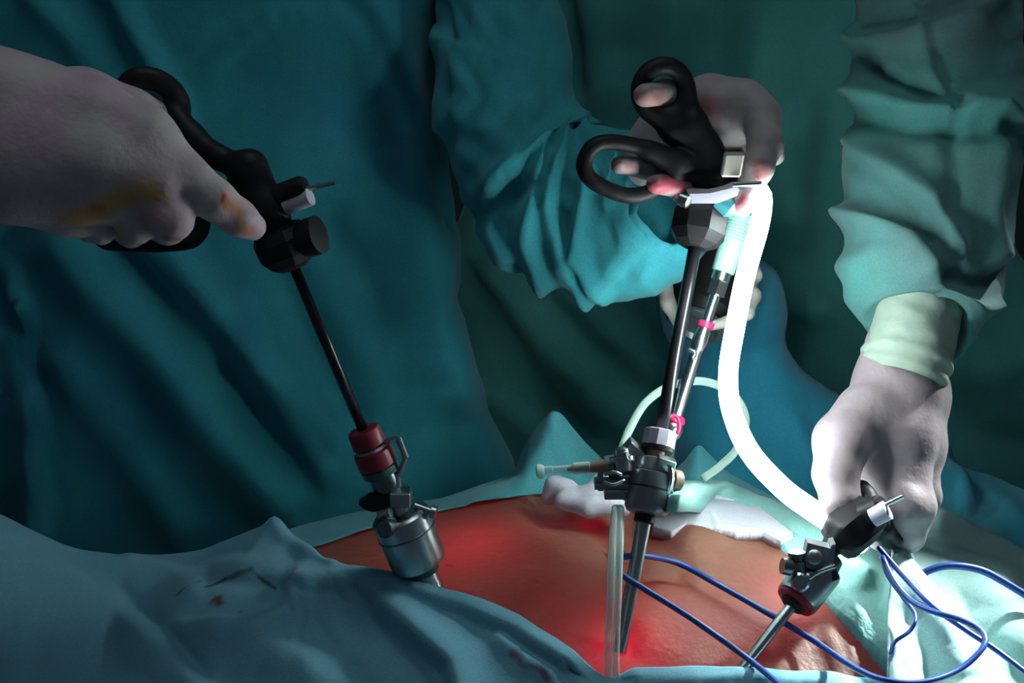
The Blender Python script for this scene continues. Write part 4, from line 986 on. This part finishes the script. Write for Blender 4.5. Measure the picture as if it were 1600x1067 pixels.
# ------------------------------------------------------------------ cables and tubes
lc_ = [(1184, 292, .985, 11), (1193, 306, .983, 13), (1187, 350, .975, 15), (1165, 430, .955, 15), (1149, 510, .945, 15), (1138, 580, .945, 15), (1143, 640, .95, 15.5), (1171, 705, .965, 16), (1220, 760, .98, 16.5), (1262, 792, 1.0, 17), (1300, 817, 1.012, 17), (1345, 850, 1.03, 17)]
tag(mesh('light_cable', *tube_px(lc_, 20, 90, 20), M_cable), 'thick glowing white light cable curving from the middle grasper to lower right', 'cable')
tag(mesh('gas_tube', *tube_px([(972, 700, 1.02), (985, 668, 1.03), (1010, 628, 1.045), (1050, 602, 1.06), (1100, 596, 1.07), (1145, 616, 1.08), (1165, 655, 1.09), (1152, 700, 1.09), (1125, 728, 1.09), (1098, 748, 1.085)], 6.5, 80, 12), M_gas), 'looping clear gas tube behind the middle trocar', 'tube')
ft = empty('drain_tube', skin_pt(960, 1050), 'twin clear plastic tube hanging straight down in front of the middle cannula', 'tube')
for dx in (-6, 5):
    dd = dof(skin_pt(957, 1050))
    mesh('lumen', *tube_px([(966 + dx * .6, 792, dC - .006), (963 + dx, 850, dd + .015), (960 + dx, 930, dd - .004), (957 + dx, 1000, dd - .012), (957 + dx, 1090, dd - .02)], 6.5, 50, 10), M_clear, ft)
def wire(name, pts, r, label):
    return tag(mesh(name, *tube_px(pts, r, 120, 10), M_bluew), label, 'cable', 'thin blue electrode cables')
def sd(px, py, lift): return (px, py, dof(skin_pt(px, py)) - lift)
wire('electrode_cable', [(1230, 1080, .86), sd(1170, 1030, .02), sd(1080, 966, .025), sd(1010, 922, .04), (972, 898, .94), (962, 882, .94), (972, 871, .945), (1005, 868, .955), sd(1060, 880, .02), sd(1120, 912, .016), sd(1190, 952, .014), sd(1270, 1000, .014), (1330, 1040, .90), (1380, 1062, .875), (1440, 1066, .87), (1500, 1045, .88), (1538, 1008, .89), (1532, 985, .90), (1500, 968, .91), (1462, 957, .92), (1425, 940, .94), (1398, 910, .955), (1378, 870, .97)], 5.0,
     'long blue cable looping round the drain tube and across the belly to lower right')
wire('electrode_cable', [(1372, 855, .98), (1410, 898, .96), (1455, 945, .935), (1510, 985, .92), (1560, 1018, .91), (1640, 1080, .89)], 4.6, 'straight blue cable running from the right glove to the bottom right corner')
wire('electrode_cable', [(1428, 908, 1.0), (1450, 892, 1.0), (1485, 884, 1.0), (1530, 890, 1.0), (1570, 910, 1.0), (1660, 965, 1.0)], 6.0, 'brighter blue cable arching over the pale drape at the right edge')
wire('electrode_cable', [(1378, 862, .985), (1385, 895, .975), (1412, 935, .955), (1430, 962, .94), (1422, 985, .93), (1398, 1003, .925), (1392, 1022, .92)], 3.4, 'thin short blue cable curling on the bright drape edge')
